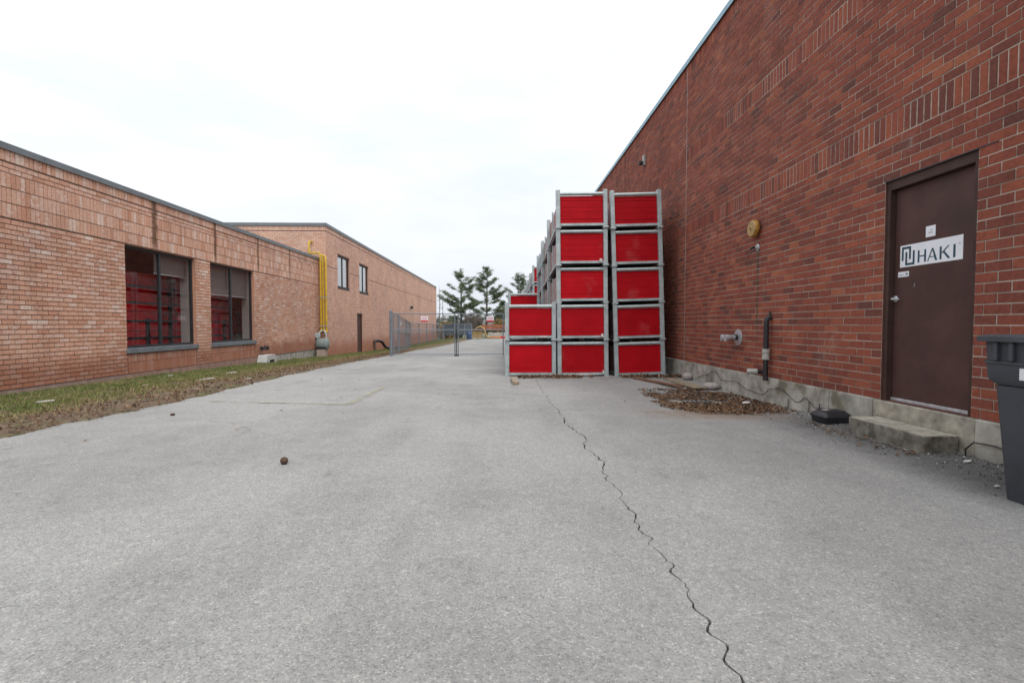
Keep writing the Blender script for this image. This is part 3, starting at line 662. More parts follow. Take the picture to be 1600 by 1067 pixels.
cpn = MB(); cpn.lathe([(.042, 0), (.052, .004), (.052, .05), (.044, .055), (.044, .10), (.052, .105), (.052, .15), (.042, .155)], (0, 0, .26), (0, 0, 1), 16); cpn.build('coupling', M_PVC, p_, smooth='auto')
MB().tube([(0, 0, .41), (0, 0, .80), (.005, 0, .84), (.03, 0, .87), (.085, 0, .875)], .036, 14).build('upper_pipe', M_PIPEB, p_, smooth='auto')
MB().tube([(.045, -.01, .90), (.045, -.01, .955)], .014, 8).build('vent_stub', M_PIPEB, p_)
s_ = thing('drain_stub', 'short pale capped pipe stub low on the wall beside the black pipe', 'pipe', (RW - .01, 7.22, CAMZ - .70))
MB().tube([(0, 0, 0), (-.09, .03, 0)], .030, 12).build('stub', M_PIPEB, s_, smooth='auto'); MB().tube([(-.07, .03, 0), (-.20, .08, -.004)], .042, 14).build('cap', M_PVC, s_, smooth='auto')
l_ = thing('wall_lamp', 'small pale lamp fixture high on the red wall above the racks', 'lamp', (RW - .008, 13.4, CAMZ + 4.42))
MB().box((-.06, -.07, -.14), (0, .07, .14)).build('backplate', M_PVC, l_, bevel=.01); MB().box((-.17, -.06, -.12), (-.06, .06, -.02)).build('shade', M_DARK, l_, bevel=.02)
# cable along foundation
cpts = []
cs_ = [(5.6, .02), (5.75, .08), (5.95, .05), (6.1, .16), (6.35, .09), (6.55, .20), (6.75, .24), (7.0, .20), (7.15, .10), (7.6, .12), (8.0, .20), (8.5, .15), (8.8, .28), (9.1, .18), (9.6, .06)]
for k in range(90):
    y = 5.6 + 4.0*k/89; zz = np.interp(y, [q[0] for q in cs_], [q[1] for q in cs_]); cpts.append((RW - .045 - .012*math.sin(k*.7), y, G(RW - .05, y) + zz + .02))
cab = MB(); cab.tube(cpts, .0042, 6)
for yy in (5.85, 6.05, 6.5): cab.tube([(RW - .05, yy, G(RW-.05, yy) - .02), (RW - .05, yy, G(RW-.05, yy) + .14)], .005, 6)
tag(cab.build('black_cable', M_BLACK, None, smooth='auto'), 'thin black cable looping along the concrete base of the red brick wall', 'cable')
c2 = MB(); c2.tube([(RW-.05, 3.97, G(3.85, 4) + .0), (RW-.06, 3.96, .10), (RW-.05, 3.90, .17), (RW-.045, 3.75, .18), (RW-.045, 3.4, .15), (RW-.05, 2.9, .16)], .006, 6)
tag(c2.build('black_wire', M_BLACK, None, smooth='auto'), 'thin black wire on the wall base behind the slate bin', 'wire')

# bait box
bx = thing('bait_station', 'small black plastic bait box on the ground left of the concrete step', 'box', (3.70, 5.42, G(3.7, 5.42) + .006), R(3))
def rr(wx, wy, r_, z, n=5):
    p = []
    for (sx_, sy_, a0) in ((1, 1, 0), (-1, 1, 90), (-1, -1, 180), (1, -1, 270)):
        for k in range(n): a = R(a0 + 90*k/(n-1)); p.append((sx_*(wx - r_) + r_*math.cos(a), sy_*(wy - r_) + r_*math.sin(a), z))
    return p
MB().loft([rr(.150, .118, .03, 0), rr(.160, .128, .035, .062)]).build('base', M_BLACK, bx, smooth='auto')
MB().loft([rr(.168, .136, .035, .063), rr(.168, .136, .035, .073), rr(.155, .122, .035, .095), rr(.118, .088, .03, .128), rr(.11, .08, .03, .13)]).build('lid', M_BLACK, bx, smooth='auto')
MB().box((-.09, -.02, .1305), (-.02, .05, .132)).build('label_sticker', M_PVC, bx)
# bin
bn = thing('plastic_bin', 'tall slate grey plastic bin cut off by the right edge beside the door', 'bin', (3.41, 2.78, G(3.3, 2.8) - .035), R(0))
MB().loft([rr(.205, .235, .04, 0), rr(.222, .25, .05, .03), rr(.262, .30, .05, .72), rr(.264, .302, .05, .75)]).build('body', M_BIN, bn, smooth='auto')
MB().loft([rr(.262, .300, .05, .755), rr(.292, .33, .05, .79), rr(.298, .336, .05, .885), rr(.306, .344, .05, .89), rr(.306, .344, .05, .905), rr(.300, .338, .05, .906)]).build('collar', M_BIN, bn, smooth='auto')
MB().loft([rr(.296, .334, .05, .907), rr(.300, .34, .05, 1.025), rr(.334, .37, .05, 1.028), rr(.334, .37, .05, 1.058), rr(.29, .33, .05, 1.072)]).build('rim', M_BIN, bn, smooth='auto')
for k in range(6): MB().box((-.324, -.255 + k*.095, .91), (-.295, -.228 + k*.095, 1.02)).build('rib', M_BIN, bn, bevel=.006)
for k in range(5): MB().box((-.22 + k*.10, -.356, .91), (-.185 + k*.10, -.335, 1.02)).build('rib', M_BIN, bn, bevel=.006)
MB().box((-.302, -.02, .800), (-.2955, .10, .87)).build('label_sticker', M_WHITE, bn)
# catch basin
cbn = thing('catch_basin', 'grey concrete drain frame showing between the dead leaves', 'drain', (3.0, 7.25, G(3.0, 7.25)))
MB().box((-.36, -.30, -.1), (.36, .30, .018)).build('frame', M_CONC2, cbn, bevel=.01)
for k in range(7): MB().box((-.24 + k*.07, -.2, .018), (-.205 + k*.07, .2, .030)).build('grate_bar', M_DARK, cbn)

# ------------------------------------------------------------------ left low building
LW = -8.3; CL = 2.87/34; BLL = .212; LB0, LB1 = -3.0, 22.8
zl = CAMZ - 1.10
lo = thing('salmon_brick_building', 'low salmon brick building on the left with two large windows', 'building', (LW, 0, 0))
zo0 = zl + 6*CL; wins = [(11.11, 13.6), (14.3, 16.77)]
opens = [(a, b_, zo0, LOWA) for a, b_ in wins]
rows = [('s', zl + k*CL, zl + (k+1)*CL) for k in range(34)]; z = LOWA + .022
for k in range(3): rows.append(('v', z + k*.25, z + (k+1)*.25))
z += .75; rows += [('s', z + k*CL, z + (k+1)*CL) for k in range(2)]; z += 2*CL + .022
rows.append(('v', z, z + .25)); z += .25; LTOP = z
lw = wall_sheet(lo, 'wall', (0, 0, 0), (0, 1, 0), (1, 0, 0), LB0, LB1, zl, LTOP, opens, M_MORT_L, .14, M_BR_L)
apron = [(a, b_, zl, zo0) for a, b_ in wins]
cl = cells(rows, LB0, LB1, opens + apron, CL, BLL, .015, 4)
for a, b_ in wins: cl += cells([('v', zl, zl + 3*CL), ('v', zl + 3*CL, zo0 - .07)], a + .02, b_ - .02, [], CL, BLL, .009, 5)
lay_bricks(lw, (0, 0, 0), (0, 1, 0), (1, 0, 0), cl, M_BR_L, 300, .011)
MB().box((-.3, LB0, -1.4), (-.012, LB1, zl - .003)).build('foundation', M_CONC, lo)
MB().box((-.002, LB0, -1.4), (.014, 11.0, zl - .012)).build('base_flashing', simple('pinkish_mortar_base', (.34, .24, .20), .9, var=.2, scale=5), lo)
MB().box((-.001, 11.0, -1.4), (.02, 17.0, zl - .012)).build('base_course', simple('pink_base_block', (.36, .23, .18), .9, var=.25, scale=5), lo)
MB().box((-30, LB0, LTOP - .02), (-.02, LB1, LTOP + .02)).build('roof', M_ROOFM, lo)
cb_ = MB(); y = LB0
while y < LB1:
    e_ = min(y + 3.05, LB1); cb_.box((-.3, y + .002, LTOP + .022), (.05, e_ - .002, LTOP + .045)); cb_.box((.036, y + .002, LTOP - .065), (.05, e_ - .002, LTOP + .021)); y += 3.05
cb_.build('coping', M_FLASHL, lo)
wb = MB(); wb.box((-30.2, LB0, -1), (-30, LB1, LTOP)); wb.box((-30, LB0 - .2, -1), (-.02, LB0, LTOP - .03)); wb.build('outer_wall', M_MORT_L, lo)
# interior room behind the windows
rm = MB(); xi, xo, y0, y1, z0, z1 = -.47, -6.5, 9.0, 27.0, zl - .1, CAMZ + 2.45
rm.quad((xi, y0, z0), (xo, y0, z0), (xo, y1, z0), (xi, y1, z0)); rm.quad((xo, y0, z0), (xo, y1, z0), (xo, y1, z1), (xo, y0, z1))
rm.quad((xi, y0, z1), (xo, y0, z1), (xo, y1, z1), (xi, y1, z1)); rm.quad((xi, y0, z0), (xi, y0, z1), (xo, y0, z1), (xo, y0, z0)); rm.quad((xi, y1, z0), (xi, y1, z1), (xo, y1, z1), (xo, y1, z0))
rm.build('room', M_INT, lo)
wall_sheet(lo, 'inner_lining', (-.145, 0, 0), (0, 1, 0), (1, 0, 0), 9.0, 18.5, z0, z1, [(a - .001, b_ + .001, zo0, LOWA - .001) for a, b_ in wins], M_PLASTER, .26)
for wi, (a, b_) in enumerate(wins):
    wn = link('window', None, lo); xg = -.10; md = (a + b_)/2 - .02; ft = .055
    f_ = MB(); f_.box((xg - .03, a + .002, zo0 + .06), (xg + .03, a + ft, LOWA - .002)); f_.box((xg - .03, b_ - ft, zo0 + .06), (xg + .03, b_ - .002, LOWA - .002)); f_.box((xg - .029, a + ft, LOWA - ft), (xg + .029, b_ - ft, LOWA - .003)); f_.box((xg - .029, a + ft, zo0 + .06), (xg + .029, b_ - ft, zo0 + .06 + ft)); f_.box((xg - .028, md - .03, zo0 + .06 + ft), (xg + .028, md + .03, LOWA - ft)); f_.build('frame', M_DARK, wn)
    for p, q in ((a + ft, md - .03), (md + .03, b_ - ft)): MB().box((xg - .004, p, zo0 + .06 + ft), (xg + .002, q, LOWA - ft)).build('pane', M_GLASS, wn)
    MB().box((-.13, a - .03, zo0 - .055), (.06, b_ + .03, zo0 + .058)).build('sill', simple('grey_sill', (.17, .19, .205), .6, var=.15, scale=5), wn, bevel=.006)
    for bi, (p, q) in enumerate(((a + ft, md - .03), (md + .03, b_ - ft))):
        zb = CAMZ + (1.27 if wi == 0 else .90)
        if wi == 0 and bi == 0: continue
        MB().box((-.232, p - .02, zb), (-.226, q + .02, LOWA - .01)).build('blind', M_BLIND, wn); MB().box((-.242, p - .02, zb - .03), (-.222, q + .02, zb - .001)).build('blind_bar', M_ALU, wn)
# racks and red panels seen inside
for k in range(3):
    pn = thing('red_panel', ['red panel stack behind the left window of the salmon building', 'red panel stack behind the pier between the two windows', 'red panel stack behind the right window of the salmon building'][k], 'panel', (LW - 1.0, 12.0 + k*4.0, zl - .1))
    for j in range(5): MB().box((-.5, .02, .05 + j*.50), (0, 3.95, .53 + j*.50)).build('panel', M_REDP, pn)
for k, (y0_, lab) in enumerate(((12.65, 'dark steel rack with cross beams behind the left window'), (16.1, 'dark steel rack with cross beams behind the right window'))):
    rk = thing('steel_rack', lab, 'rack', (LW - .62, y0_, zl - .1))
    for yy, hh in ((0, 1.35), (.85, 2.55), (1.9, 1.35)): MB().box((-.04, yy - .035, 0), (.04, yy + .035, hh)).build('post', M_RACK, rk)
    for zz in (.86, 1.28, 1.73, 2.13):
        MB().box((.041, -1.2, zz - .03), (.085, 2.35, zz + .03)).build('beam', M_RACK, rk)
    for s in (-1, 1):
        for zz in (1.33, 1.78): MB().tube([(.05, .85, zz + .36), (.05, .85 + s*.33, zz + .03)], .012, 6).build('brace', M_RACK, rk)

# ------------------------------------------------------------------ left tall building
TW = -8.0; TB0, TB1 = 22.8, 61.0
tl = thing('tall_salmon_building', 'taller salmon brick building on the left behind the yellow gas pipes', 'building', (TW, TB0, 0))
zt = CAMZ - 2.0; TTOP = CAMZ + 4.68
tw_ = [(24.4, 26.3), (28.1, 30.0)]; ow = [(a - TB0, b_ - TB0, CAMZ + 1.80, CAMZ + 3.42) for a, b_ in tw_]; od = (27.6 - TB0 - .02, 28.66 - TB0, zt, CAMZ + .57)
rows = []; z = zt
while z < CAMZ + 2.60: rows.append(('s', z, z + C)); z += C
z += .04
while z < CAMZ + 4.15: rows.append(('s', z, z + C)); z += C
z += .04; rows.append(('v', z, z + .25)); z += .25; TTOP = z
ops = ow + [od]
tw2 = wall_sheet(tl, 'wall', (0, 0, 0), (0, 1, 0), (1, 0, 0), 0, TB1 - TB0, zt - .5, TTOP, ops, M_MORT_L, .14, M_BR_T)
lay_bricks(tw2, (0, 0, 0), (0, 1, 0), (1, 0, 0), cells(rows, 0, TB1 - TB0, ops, C, BLEN, .011, 6), M_BR_T, 0)
fw = wall_sheet(tl, 'wall', (0, 0, 0), (1, 0, 0), (0, -1, 0), -30, 0, zt - .5, TTOP, [], M_MORT_L)
lay_bricks(fw, (0, 0, 0), (1, 0, 0), (0, -1, 0), cells([r_ for r_ in rows if r_[1] > CAMZ + 2.4] , -16, .008, [], C, BLEN, .011, 8) + cells([r_ for r_ in rows if r_[1] <= CAMZ + 2.4], -.35, .008, [], C, BLEN, .011, 8), M_BR_T, 0)
wb = MB(); wb.box((-30.2, 0, -1), (-30, TB1 - TB0, TTOP)); wb.box((-30, TB1 - TB0, -1), (0, TB1 - TB0 + .2, TTOP)); wb.build('outer_wall', M_MORT_L, tl)
MB().box((-30, .02, TTOP - .02), (-.02, TB1 - TB0, TTOP + .02)).build('roof', M_ROOFM, tl)
cb_ = MB(); cb_.box((-.3, .045, TTOP + .022), (.05, TB1 - TB0, TTOP + .09)); cb_.box((.032, .045, TTOP - .05), (.051, TB1 - TB0, TTOP + .021)); cb_.box((-30, -.05, TTOP - .05), (.05, .044, TTOP + .09)); cb_.build('coping', M_FLASHL, tl)
for (a, b_, za, zb) in ow:
    wn = link('window', None, tl); f_ = MB(); md = (a+b_)/2; xg = -.09
    f_.box((xg - .03, a + .002, za + .002), (xg + .03, a + .07, zb - .002)); f_.box((xg - .03, b_ - .07, za + .002), (xg + .03, b_ - .002, zb - .002)); f_.box((xg - .029, a + .07, zb - .08), (xg + .029, b_ - .07, zb - .003)); f_.box((xg - .029, a + .07, za + .003), (xg + .10, b_ - .07, za + .09)); f_.box((xg - .028, md - .03, za + .09), (xg + .028, md + .03, zb - .08)); f_.build('frame', M_DARK, wn)
    for p, q in ((a + .07, md - .03), (md + .03, b_ - .07)): MB().box((xg - .01, p, za + .09), (xg - .002, q, zb - .08)).build('pane', M_GLASS2, wn)
    MB().box((-.62, a - .2, za - .2), (-.60, b_ + .2, zb + .2)).build('blind', M_BLIND, wn)
dt = link('door', None, tl); a, b_, za, zb = od
MB().box((-.12, a + .05, zt), (-.08, b_ - .05, zb - .05)).build('leaf', M_DOOR, dt); f_ = MB(); f_.box((-.14, a + .001, zt), (-.04, a + .05, zb - .001)); f_.box((-.14, b_ - .05, zt), (-.04, b_ - .001, zb - .001)); f_.box((-.139, a + .05, zb - .05), (-.041, b_ - .05, zb - .002)); f_.build('frame', M_FRAME, dt)
yd = 28.1; MB().box((-.15, a, G(TW, yd) - .4), (.25, b_, G(TW, yd) + .05)).build('door_step', M_CONC, tl)
wlp = thing('wall_lamp', 'small dark wall lamp on the tall salmon wall above the fence', 'lamp', (TW + .01, 43.5, CAMZ + 1.5))
MB().box((0, -.12, -.15), (.08, .12, .15)).build('backplate', M_PVC, wlp); MB().loft([[(.08, -.14, .12), (.30, -.14, .05), (.30, .14, .05), (.08, .14, .12)], [(.08, -.14, -.15), (.22, -.14, -.15), (.22, .14, -.15), (.08, .14, -.15)]]).build('shade', M_DARK, wlp)

# gas pipes -----------------------------------------------------------
gp = thing('gas_piping', 'bright yellow gas pipes climbing the corner of the salmon building', 'pipe', (TW, 22.55, 0))
zg0, zg1 = CAMZ - .30, CAMZ + 3.12
MB().tube([(-.16, 0, zg0), (-.16, 0, zg1 + .02), (-.18, 0, zg1 + .08), (-.24, 0, zg1 + .10), (-.62, 0, zg1 + .10), (-.66, 0, zg1 + .14), (-.66, 0, zg1 + .56), (-.64, .03, zg1 + .62), (-.60, .30, zg1 + .62)], .040, 12).build('riser', M_YEL, gp, smooth='auto')
MB().tube([(-.04, -.02, zg0), (-.04, -.02, zg1 - .10), (-.01, -.02, zg1 - .04), (.04, -.02, zg1 - .03)], .038, 12).build('riser', M_YEL, gp, smooth='auto')
MB().tube([(.08, 0, zg0), (.08, 0, zg1 - .14), (.05, 0, zg1 - .05), (-.12, 0, zg1 + .0)], .044, 12).build('riser', M_YEL, gp, smooth='auto')
MB().tube([(-.22, -.02, zg0 - .03), (.15, -.02, zg0 - .03)], .055, 12).build('manifold', M_YEL, gp, smooth='auto')
for zz in (.9, 2.2): MB().box((-.24, -.06, CAMZ - 1 + zz), (.14, -.045, CAMZ - .96 + zz)).build('clamp', M_GALV, gp)
gm = thing('gas_meter', 'grey green gas meter on a pale block below the yellow pipes', 'gas meter', (TW, 22.25, G(-8, 22.2)))
zb_ = .36
MB().box((-.22, -.16, -.2), (.16, .18, zb_)).build('block', simple('pinkish_block', (.44, .34, .29), .9, var=.12), gm, bevel=.01)
MB().loft([rr(.20, .13, .07, zb_ + .002), rr(.27, .17, .09, zb_ + .12), rr(.27, .17, .09, zb_ + .38), rr(.20, .12, .07, zb_ + .50)]).build('body', M_METER, gm, smooth='auto')
MB().box((-.10, -.185, zb_ + .26), (.10, -.150, zb_ + .42)).build('dial', M_GALV, gm, bevel=.01); MB().box((-.20, -.18, zb_ + .05), (.20, -.166, zb_ + .14)).build('name_band', M_DARK, gm)
for s in (-1, 1): MB().tube([(s*.16, 0, zb_ + .48), (s*.16, 0, zb_ + .72), (s*.10, .03, zb_ + .80), (s*.04, .10, zb_ + .86)], .035, 12).build('connector', M_GALV, gm, smooth='auto')
MB().lathe([(0, -.06), (.10, -.06), (.13, -.02), (.13, .02), (.10, .06), (0, .06)], (-.20, -.05, zb_ + .62), (.3, -1, 0), 20).build('regulator', M_GALV, gm, smooth='auto')
MB().tube([(-.34, -.02, -.1), (-.34, -.02, zb_ + .60), (-.26, -.02, zb_ + .64)], .04, 12).build('inlet', M_METER, gm, smooth='auto')
MB().tube([(-.05, .12, zb_ + .80), (-.05, .26, zg0 - .05 - G(-8, 22.2))], .03, 10).build('outlet', M_DARK, gm, smooth='auto')
# splash block and tap
yb_ = 17.2; sp_ = thing('splash_block', 'white trapezoid concrete block on the grass under the black tap', 'block', (LW + .20, yb_, G(LW + .3, yb_) + .02))
def trap(x): return [(x, -.40, 0), (x, -.28, .30), (x, .28, .30), (x, .40, 0), (x, .26, 0), (x, .22, .13), (x, -.12, .13), (x, -.16, 0)]
MB().loft([trap(.16), trap(-.16)]).build('block', simple('white_concrete', (.52, .52, .50), .85, var=.1), sp_)
MB().box((-.1, -.11, .0), (.12, .21, .12)).build('drain_box', simple('green_drain', (.02, .05, .045), .6), sp_)
tp = thing('wall_tap', 'black double tap on the low salmon wall above the white block', 'tap', (LW + .01, yb_ - .05, CAMZ - .84))
MB().tube([(0, 0, 0), (.12, 0, 0), (.18, 0, -.02)], .03, 10).build('spigot', M_DARK, tp)
for s in (-1, 1): MB().tube([(.12, 0, 0), (.14, s*.10, .02), (.14, s*.16, .02)], .028, 10).build('outlet', M_DARK, tp); MB().lathe([(0, 0), (.07, 0), (.07, .03), (0, .03)], (.14, s*.17, .02), (0, s, 0), 12).build('cap', M_DARK, tp)
MB().tube([(.14, 0, .03), (.14, 0, .13)], .015, 8).build('stem', M_DARK, tp)
dp = thing('drain_hose', 'black corrugated hose curving from the tall salmon wall to the grass', 'hose', (TW, 32.0, G(TW, 32)))
MB().tube([(0.02, -1.0, .62), (.25, -.9, .70), (.42, -.5, .62), (.5, 0, .28), (.6, .8, .12), (.7, 2.5, .10)], .09, 12).build('hose', M_BLACK, dp, smooth='auto'); MB().tube([(.1, -1.05, 0), (.1, -1.05, .66)], .05, 8).build('standpipe', M_BARK, dp)

# ------------------------------------------------------------------ red racks
BW, BD, BH = 1.115, 2.86, .81
def make_rack():
    t = thing('storage_rack', 'x', 'storage rack', (0, 0, 0), 0, 'red storage racks stacked along the wall')
    h = BW/2; p = .045
    for sx_ in (-1, 1):
        for y_ in (p, BD - p):
            MB().box((sx_*(h - p) - p, y_ - p, .035), (sx_*(h - p) + p, y_ + p, BH + .02)).build('post', M_GALV, t, bevel=.008)
            MB().box((sx_*(h - p) - .062, y_ - .062, .0), (sx_*(h - p) + .062, y_ + .062, .034)).build('foot', M_GALV, t, bevel=.006)
    for y_ in (p, BD - p):
        MB().tube([(-h + 2*p, y_, .745), (h - 2*p, y_, .745)], .038, 12).build('top_rail', M_GALV, t, smooth='auto')
        MB().box((-h + 2*p, y_ - .03, .055), (h - 2*p, y_ + .03, .105)).build('bottom_rail', M_GALV, t)
    for sx_ in (-1, 1):
        MB().box((sx_*(h - p) - .022, 2*p, .07), (sx_*(h - p) + .022, BD - 2*p, .115)).build('bottom_rail', M_GALV, t)
        MB().box((sx_*(h - p) - .02, BD/2 - .025, .116), (sx_*(h - p) + .02, BD/2 + .025, .69)).build('side_stake', M_GALV, t)
    mb = MB(); n = 12; z0, z1 = .108, .704; dz = (z1 - z0)/n
    for k in range(n):
        j = .004*math.sin(k*2.3); x_ = h - 2*p - .004
        a, b_ = (-x_, .052 + j, z0 + k*dz + .004), (x_, BD - .052 + j, z0 + (k+1)*dz - .004)
        (ax, ay, az_), (bx_, by_, bz_) = a, b_
        vs = [(ax,ay,az_),(bx_,ay,az_),(bx_,by_,az_),(ax,by_,az_),(ax,ay,bz_),(bx_,ay,bz_),(bx_,by_,bz_),(ax,by_,bz_)]
        mb.add(vs, [(0,1,5,4)], 0); mb.add(vs, [(2,3,7,6)], 0); mb.add(vs, [(1,2,6,5), (3,0,4,7)], 1); mb.add(vs, [(0,3,2,1), (4,5,6,7)], 2)
    mb.box((-h + 2*p + .012, .062, z0 + .006), (h - 2*p - .012, BD - .062, z1 - .006), 0)
    lo_ = mb.build('board_stack', [M_LOADF, M_LOADS, M_REDSHADE], t, kind='stuff')
    MB().box((-h + 2*p + .002, .08, .045), (h - 2*p - .002, BD - .08, .070)).build('gap_plate', M_VOID, t);  # added plate, stops light showing through the gap between racks
    return t
proto = make_rack(); used = [False]
RK = {}
ORD = ['bottom', 'second', 'third', 'fourth', 'top']
def stack(x, y, nlev, skew, tilt, where, load=None, jit=.004):
    names = {5: ORD, 4: ORD[:3] + ['top'], 3: ['bottom', 'middle', 'top'], 2: ['lower', 'upper']}[nlev]
    g = min(G(x, y), G(x, y + BD)) + .03
    for k in range(nlev):
        o = proto if not used[0] else copy_tree(proto); used[0] = True
        tl_ = R(tilt); cx_, cz_ = x - math.sin(tl_)*BH*k, g + math.cos(tl_)*BH*k
        o.location = (cx_ + random.uniform(-jit, jit), y + random.uniform(-.015, .015), cz_)
        o.rotation_euler = (math.atan2(G(x, y + BD) - G(x, y), BD), -tl_, R(-skew) + random.gauss(0, .002))
        o['label'] = f'{names[k]} rack {where}'; RK[(where, k)] = o
        if load:
            for ch in o.children:
                if ch.name.startswith('board_stack'): ch.data = ch.data.copy(); ch.data.materials[0] = load; ch.data.materials[1] = load
def wrap(rack, pts):
    mb = MB(); rn = random.Random(len(pts))
    for (x_, z_, w_, h_) in pts:
        pl = [(x_ + w_*math.cos(2*math.pi*k/9)*rn.uniform(.5, 1), z_ + h_*math.sin(2*math.pi*k/9)*rn.uniform(.5, 1)) for k in range(9)]
        mb.prism(pl, .0, .02, lambda a, b_, d: (a, -.006 - d, b_))
        o = mb.build('torn_wrap', M_WRAP, rack); mb = MB()
SK = 1.38; sk = math.tan(R(SK))
xL, xM, xR = .085 + BW/2, 1.235 + BW/2, 2.495 + BW/2
stack(xR, 10.7, 5, .3, 1.9, 'of the five-high red stack in front, next to the brick wall')
stack(xM, 10.7, 5, SK, .7, 'of the five-high red stack in front, in the middle')
stack(xL, 10.72, 2, SK, .2, 'of the two-high red stack at the front left')
stack(xR + .02, 13.75, 5, .2, 1.2, 'of the red stack directly behind the front stack by the wall')
stack(xM + sk*3.0, 13.68, 5, SK, .5, 'of the middle red row, second stack from the front')
stack(xM + sk*6.0, 16.68, 5, SK, .5, 'of the middle row with blue grey load, third stack back', M_LOADB)
stack(xL + sk*3.0, 13.72, 2, SK, 0, 'of the low red stack behind the two-high front left stack')
stack(xL + sk*6.6, 17.35, 3, SK, 0, 'of the three-high red stack behind the two-high stacks')
for k, w_ in enumerate(('first', 'second', 'third', 'fourth')):
    stack(1.42 + BW/2 + sk*3.0*k*.3, 22.1 + 3.0*k, 5, .5, .3, f'of the distant red row beyond the gate, {w_} stack')

mid_ = 'of the five-high red stack in front, in the middle'; lft_ = 'of the two-high red stack at the front left'
wrap(RK[(mid_, 3)], [(.40, .115, .05, .045)]); wrap(RK[(mid_, 1)], [(.42, .11, .045, .05)]); wrap(RK[(mid_, 0)], [(0, .075, .42, .022), (.44, .12, .03, .05)]); wrap(RK[(lft_, 1)], [(.28, .085, .16, .02)])
# dunnage, planks, stones
def plank(name, label, p, size, rz, mat, cat='plank', rx=0):
    o = MB().box((-size[0]/2, -size[1]/2, 0), (size[0]/2, size[1]/2, size[2])).build(name, mat, None, bevel=.006); o.location = p; o.rotation_euler = (rx, 0, rz); return tag(o, label, cat)
x, y = to_ground(804, 600); plank('timber_block', 'short grey timber block poking out under the two-high front left stack', (x, y + .25, G(x, y) + .008), (.11, .8, .06), R(2), M_WOOD, 'timber')
x, y = to_ground(1030, 600); plank('timber_plank', 'long brown plank on the ground from the racks to the leaf pile', (x - .02, y + .1, G(x, y) + .012), (.10, 1.5, .035), R(18), M_WOODR)
x, y = to_ground(1072, 600); plank('timber_plank', 'flat grey plank on the ground beside the wall base near the racks', (x - .06, y, G(x, y) + .006), (.24, 1.5, .03), R(2), M_WOOD)
def rock(name, label, p, r_, mat, cat, sq=.8, seed=0):
    import bmesh
    bm = bmesh.new(); bmesh.ops.create_icosphere(bm, subdivisions=3, radius=r_); rn = random.Random(seed); o3 = [Vector((rn.gauss(0,1), rn.gauss(0,1), rn.gauss(0,1))).normalized() for _ in range(9)]
    for v in bm.verts:
        d = v.co.normalized(); v.co *= 1 + .10*sum(max(0, d.dot(q) - .55) for q in o3) - .04*sum(max(0, d.dot(-q) - .7) for q in o3); v.co.z *= sq
    me = bpy.data.meshes.new(name); bm.to_mesh(me); bm.free(); me.materials.append(mat); me.shade_smooth(); o = link(name, me); o.location = (p[0], p[1], p[2] + r_*sq*.92); return tag(o, label, cat)
x, y = to_ground(444, 725); rock('clay_clump', 'brown round clump lying on the driveway in the foreground', (x, y, G(x, y) + .004), .029, M_BALL, 'clump', .95, 3)
x, y = to_ground(270, 649); rock('clay_clump', 'small brown clump on the driveway near the grass edge', (x, y, G(x, y) + .002), .026, M_BALL, 'clump', .55, 5)
x, y = to_ground(1082, 597); rock('stone', 'pale stone against the wall base near the racks', (3.78, 9.9, G(3.78, 9.9)), .10, M_STONE, 'stone', .8, 8)
rock('stone', 'flat grey stone against the wall base behind the leaf pile', (3.72, 8.6, G(3.72, 8.6)), .13, M_STONE, 'stone', .5, 9)
def scrap(label, px, py, s, asp=.5, mat=None, lift=.03):
    x, y = to_ground(px, py); mb = MB(); n = 7; pl = [(s*math.cos(2*math.pi*k/n)*random.uniform(.7, 1), s*asp*math.sin(2*math.pi*k/n)*random.uniform(.7, 1)) for k in range(n)]
    mb.prism(pl, 0, min(.02, s*.18), lambda a, b_, d: (x + a, y + b_, G(x, y) + lift + d + a*.12)); return tag(mb.build('litter_scrap', mat or M_LITTER), label, 'litter')
scrap('white scrap of litter on the grass at the far left', 72, 633, .15, .25, lift=.05)
scrap('white scrap on the grass under the left window', 262, 591, .13, .3, lift=.05); scrap('pale flat scrap on the grass right of the left window', 320, 597, .2, .35, lift=.05)
scrap('pinkish scrap on the grass below the left window', 227, 607, .07, .6, simple('pink_scrap', (.75, .5, .4)), lift=.06); scrap('cream scrap on the grass between the window and the splash block', 362, 586, .13, .3, lift=.05)
scrap('pale stone chip on the dirt edge of the driveway', 388, 596, .1, .5, M_STONE, .05); scrap('white scrap on top of the brown leaf pile', 1165, 637, .07, .6, lift=.07)
scrap('grey stone chip on the dirt edge left of the parking line', 303, 612, .09, .6, M_STONE, .04); scrap('tiny white scrap on the grass in front of the splash block', 420, 575, .08, .5, lift=.05)
scrap('white chip on the ground in front of the concrete step', 1511, 723, .035, .5, lift=.012); scrap('white chip on the gravel left of the bin', 1558, 762, .02, .6, lift=.012)

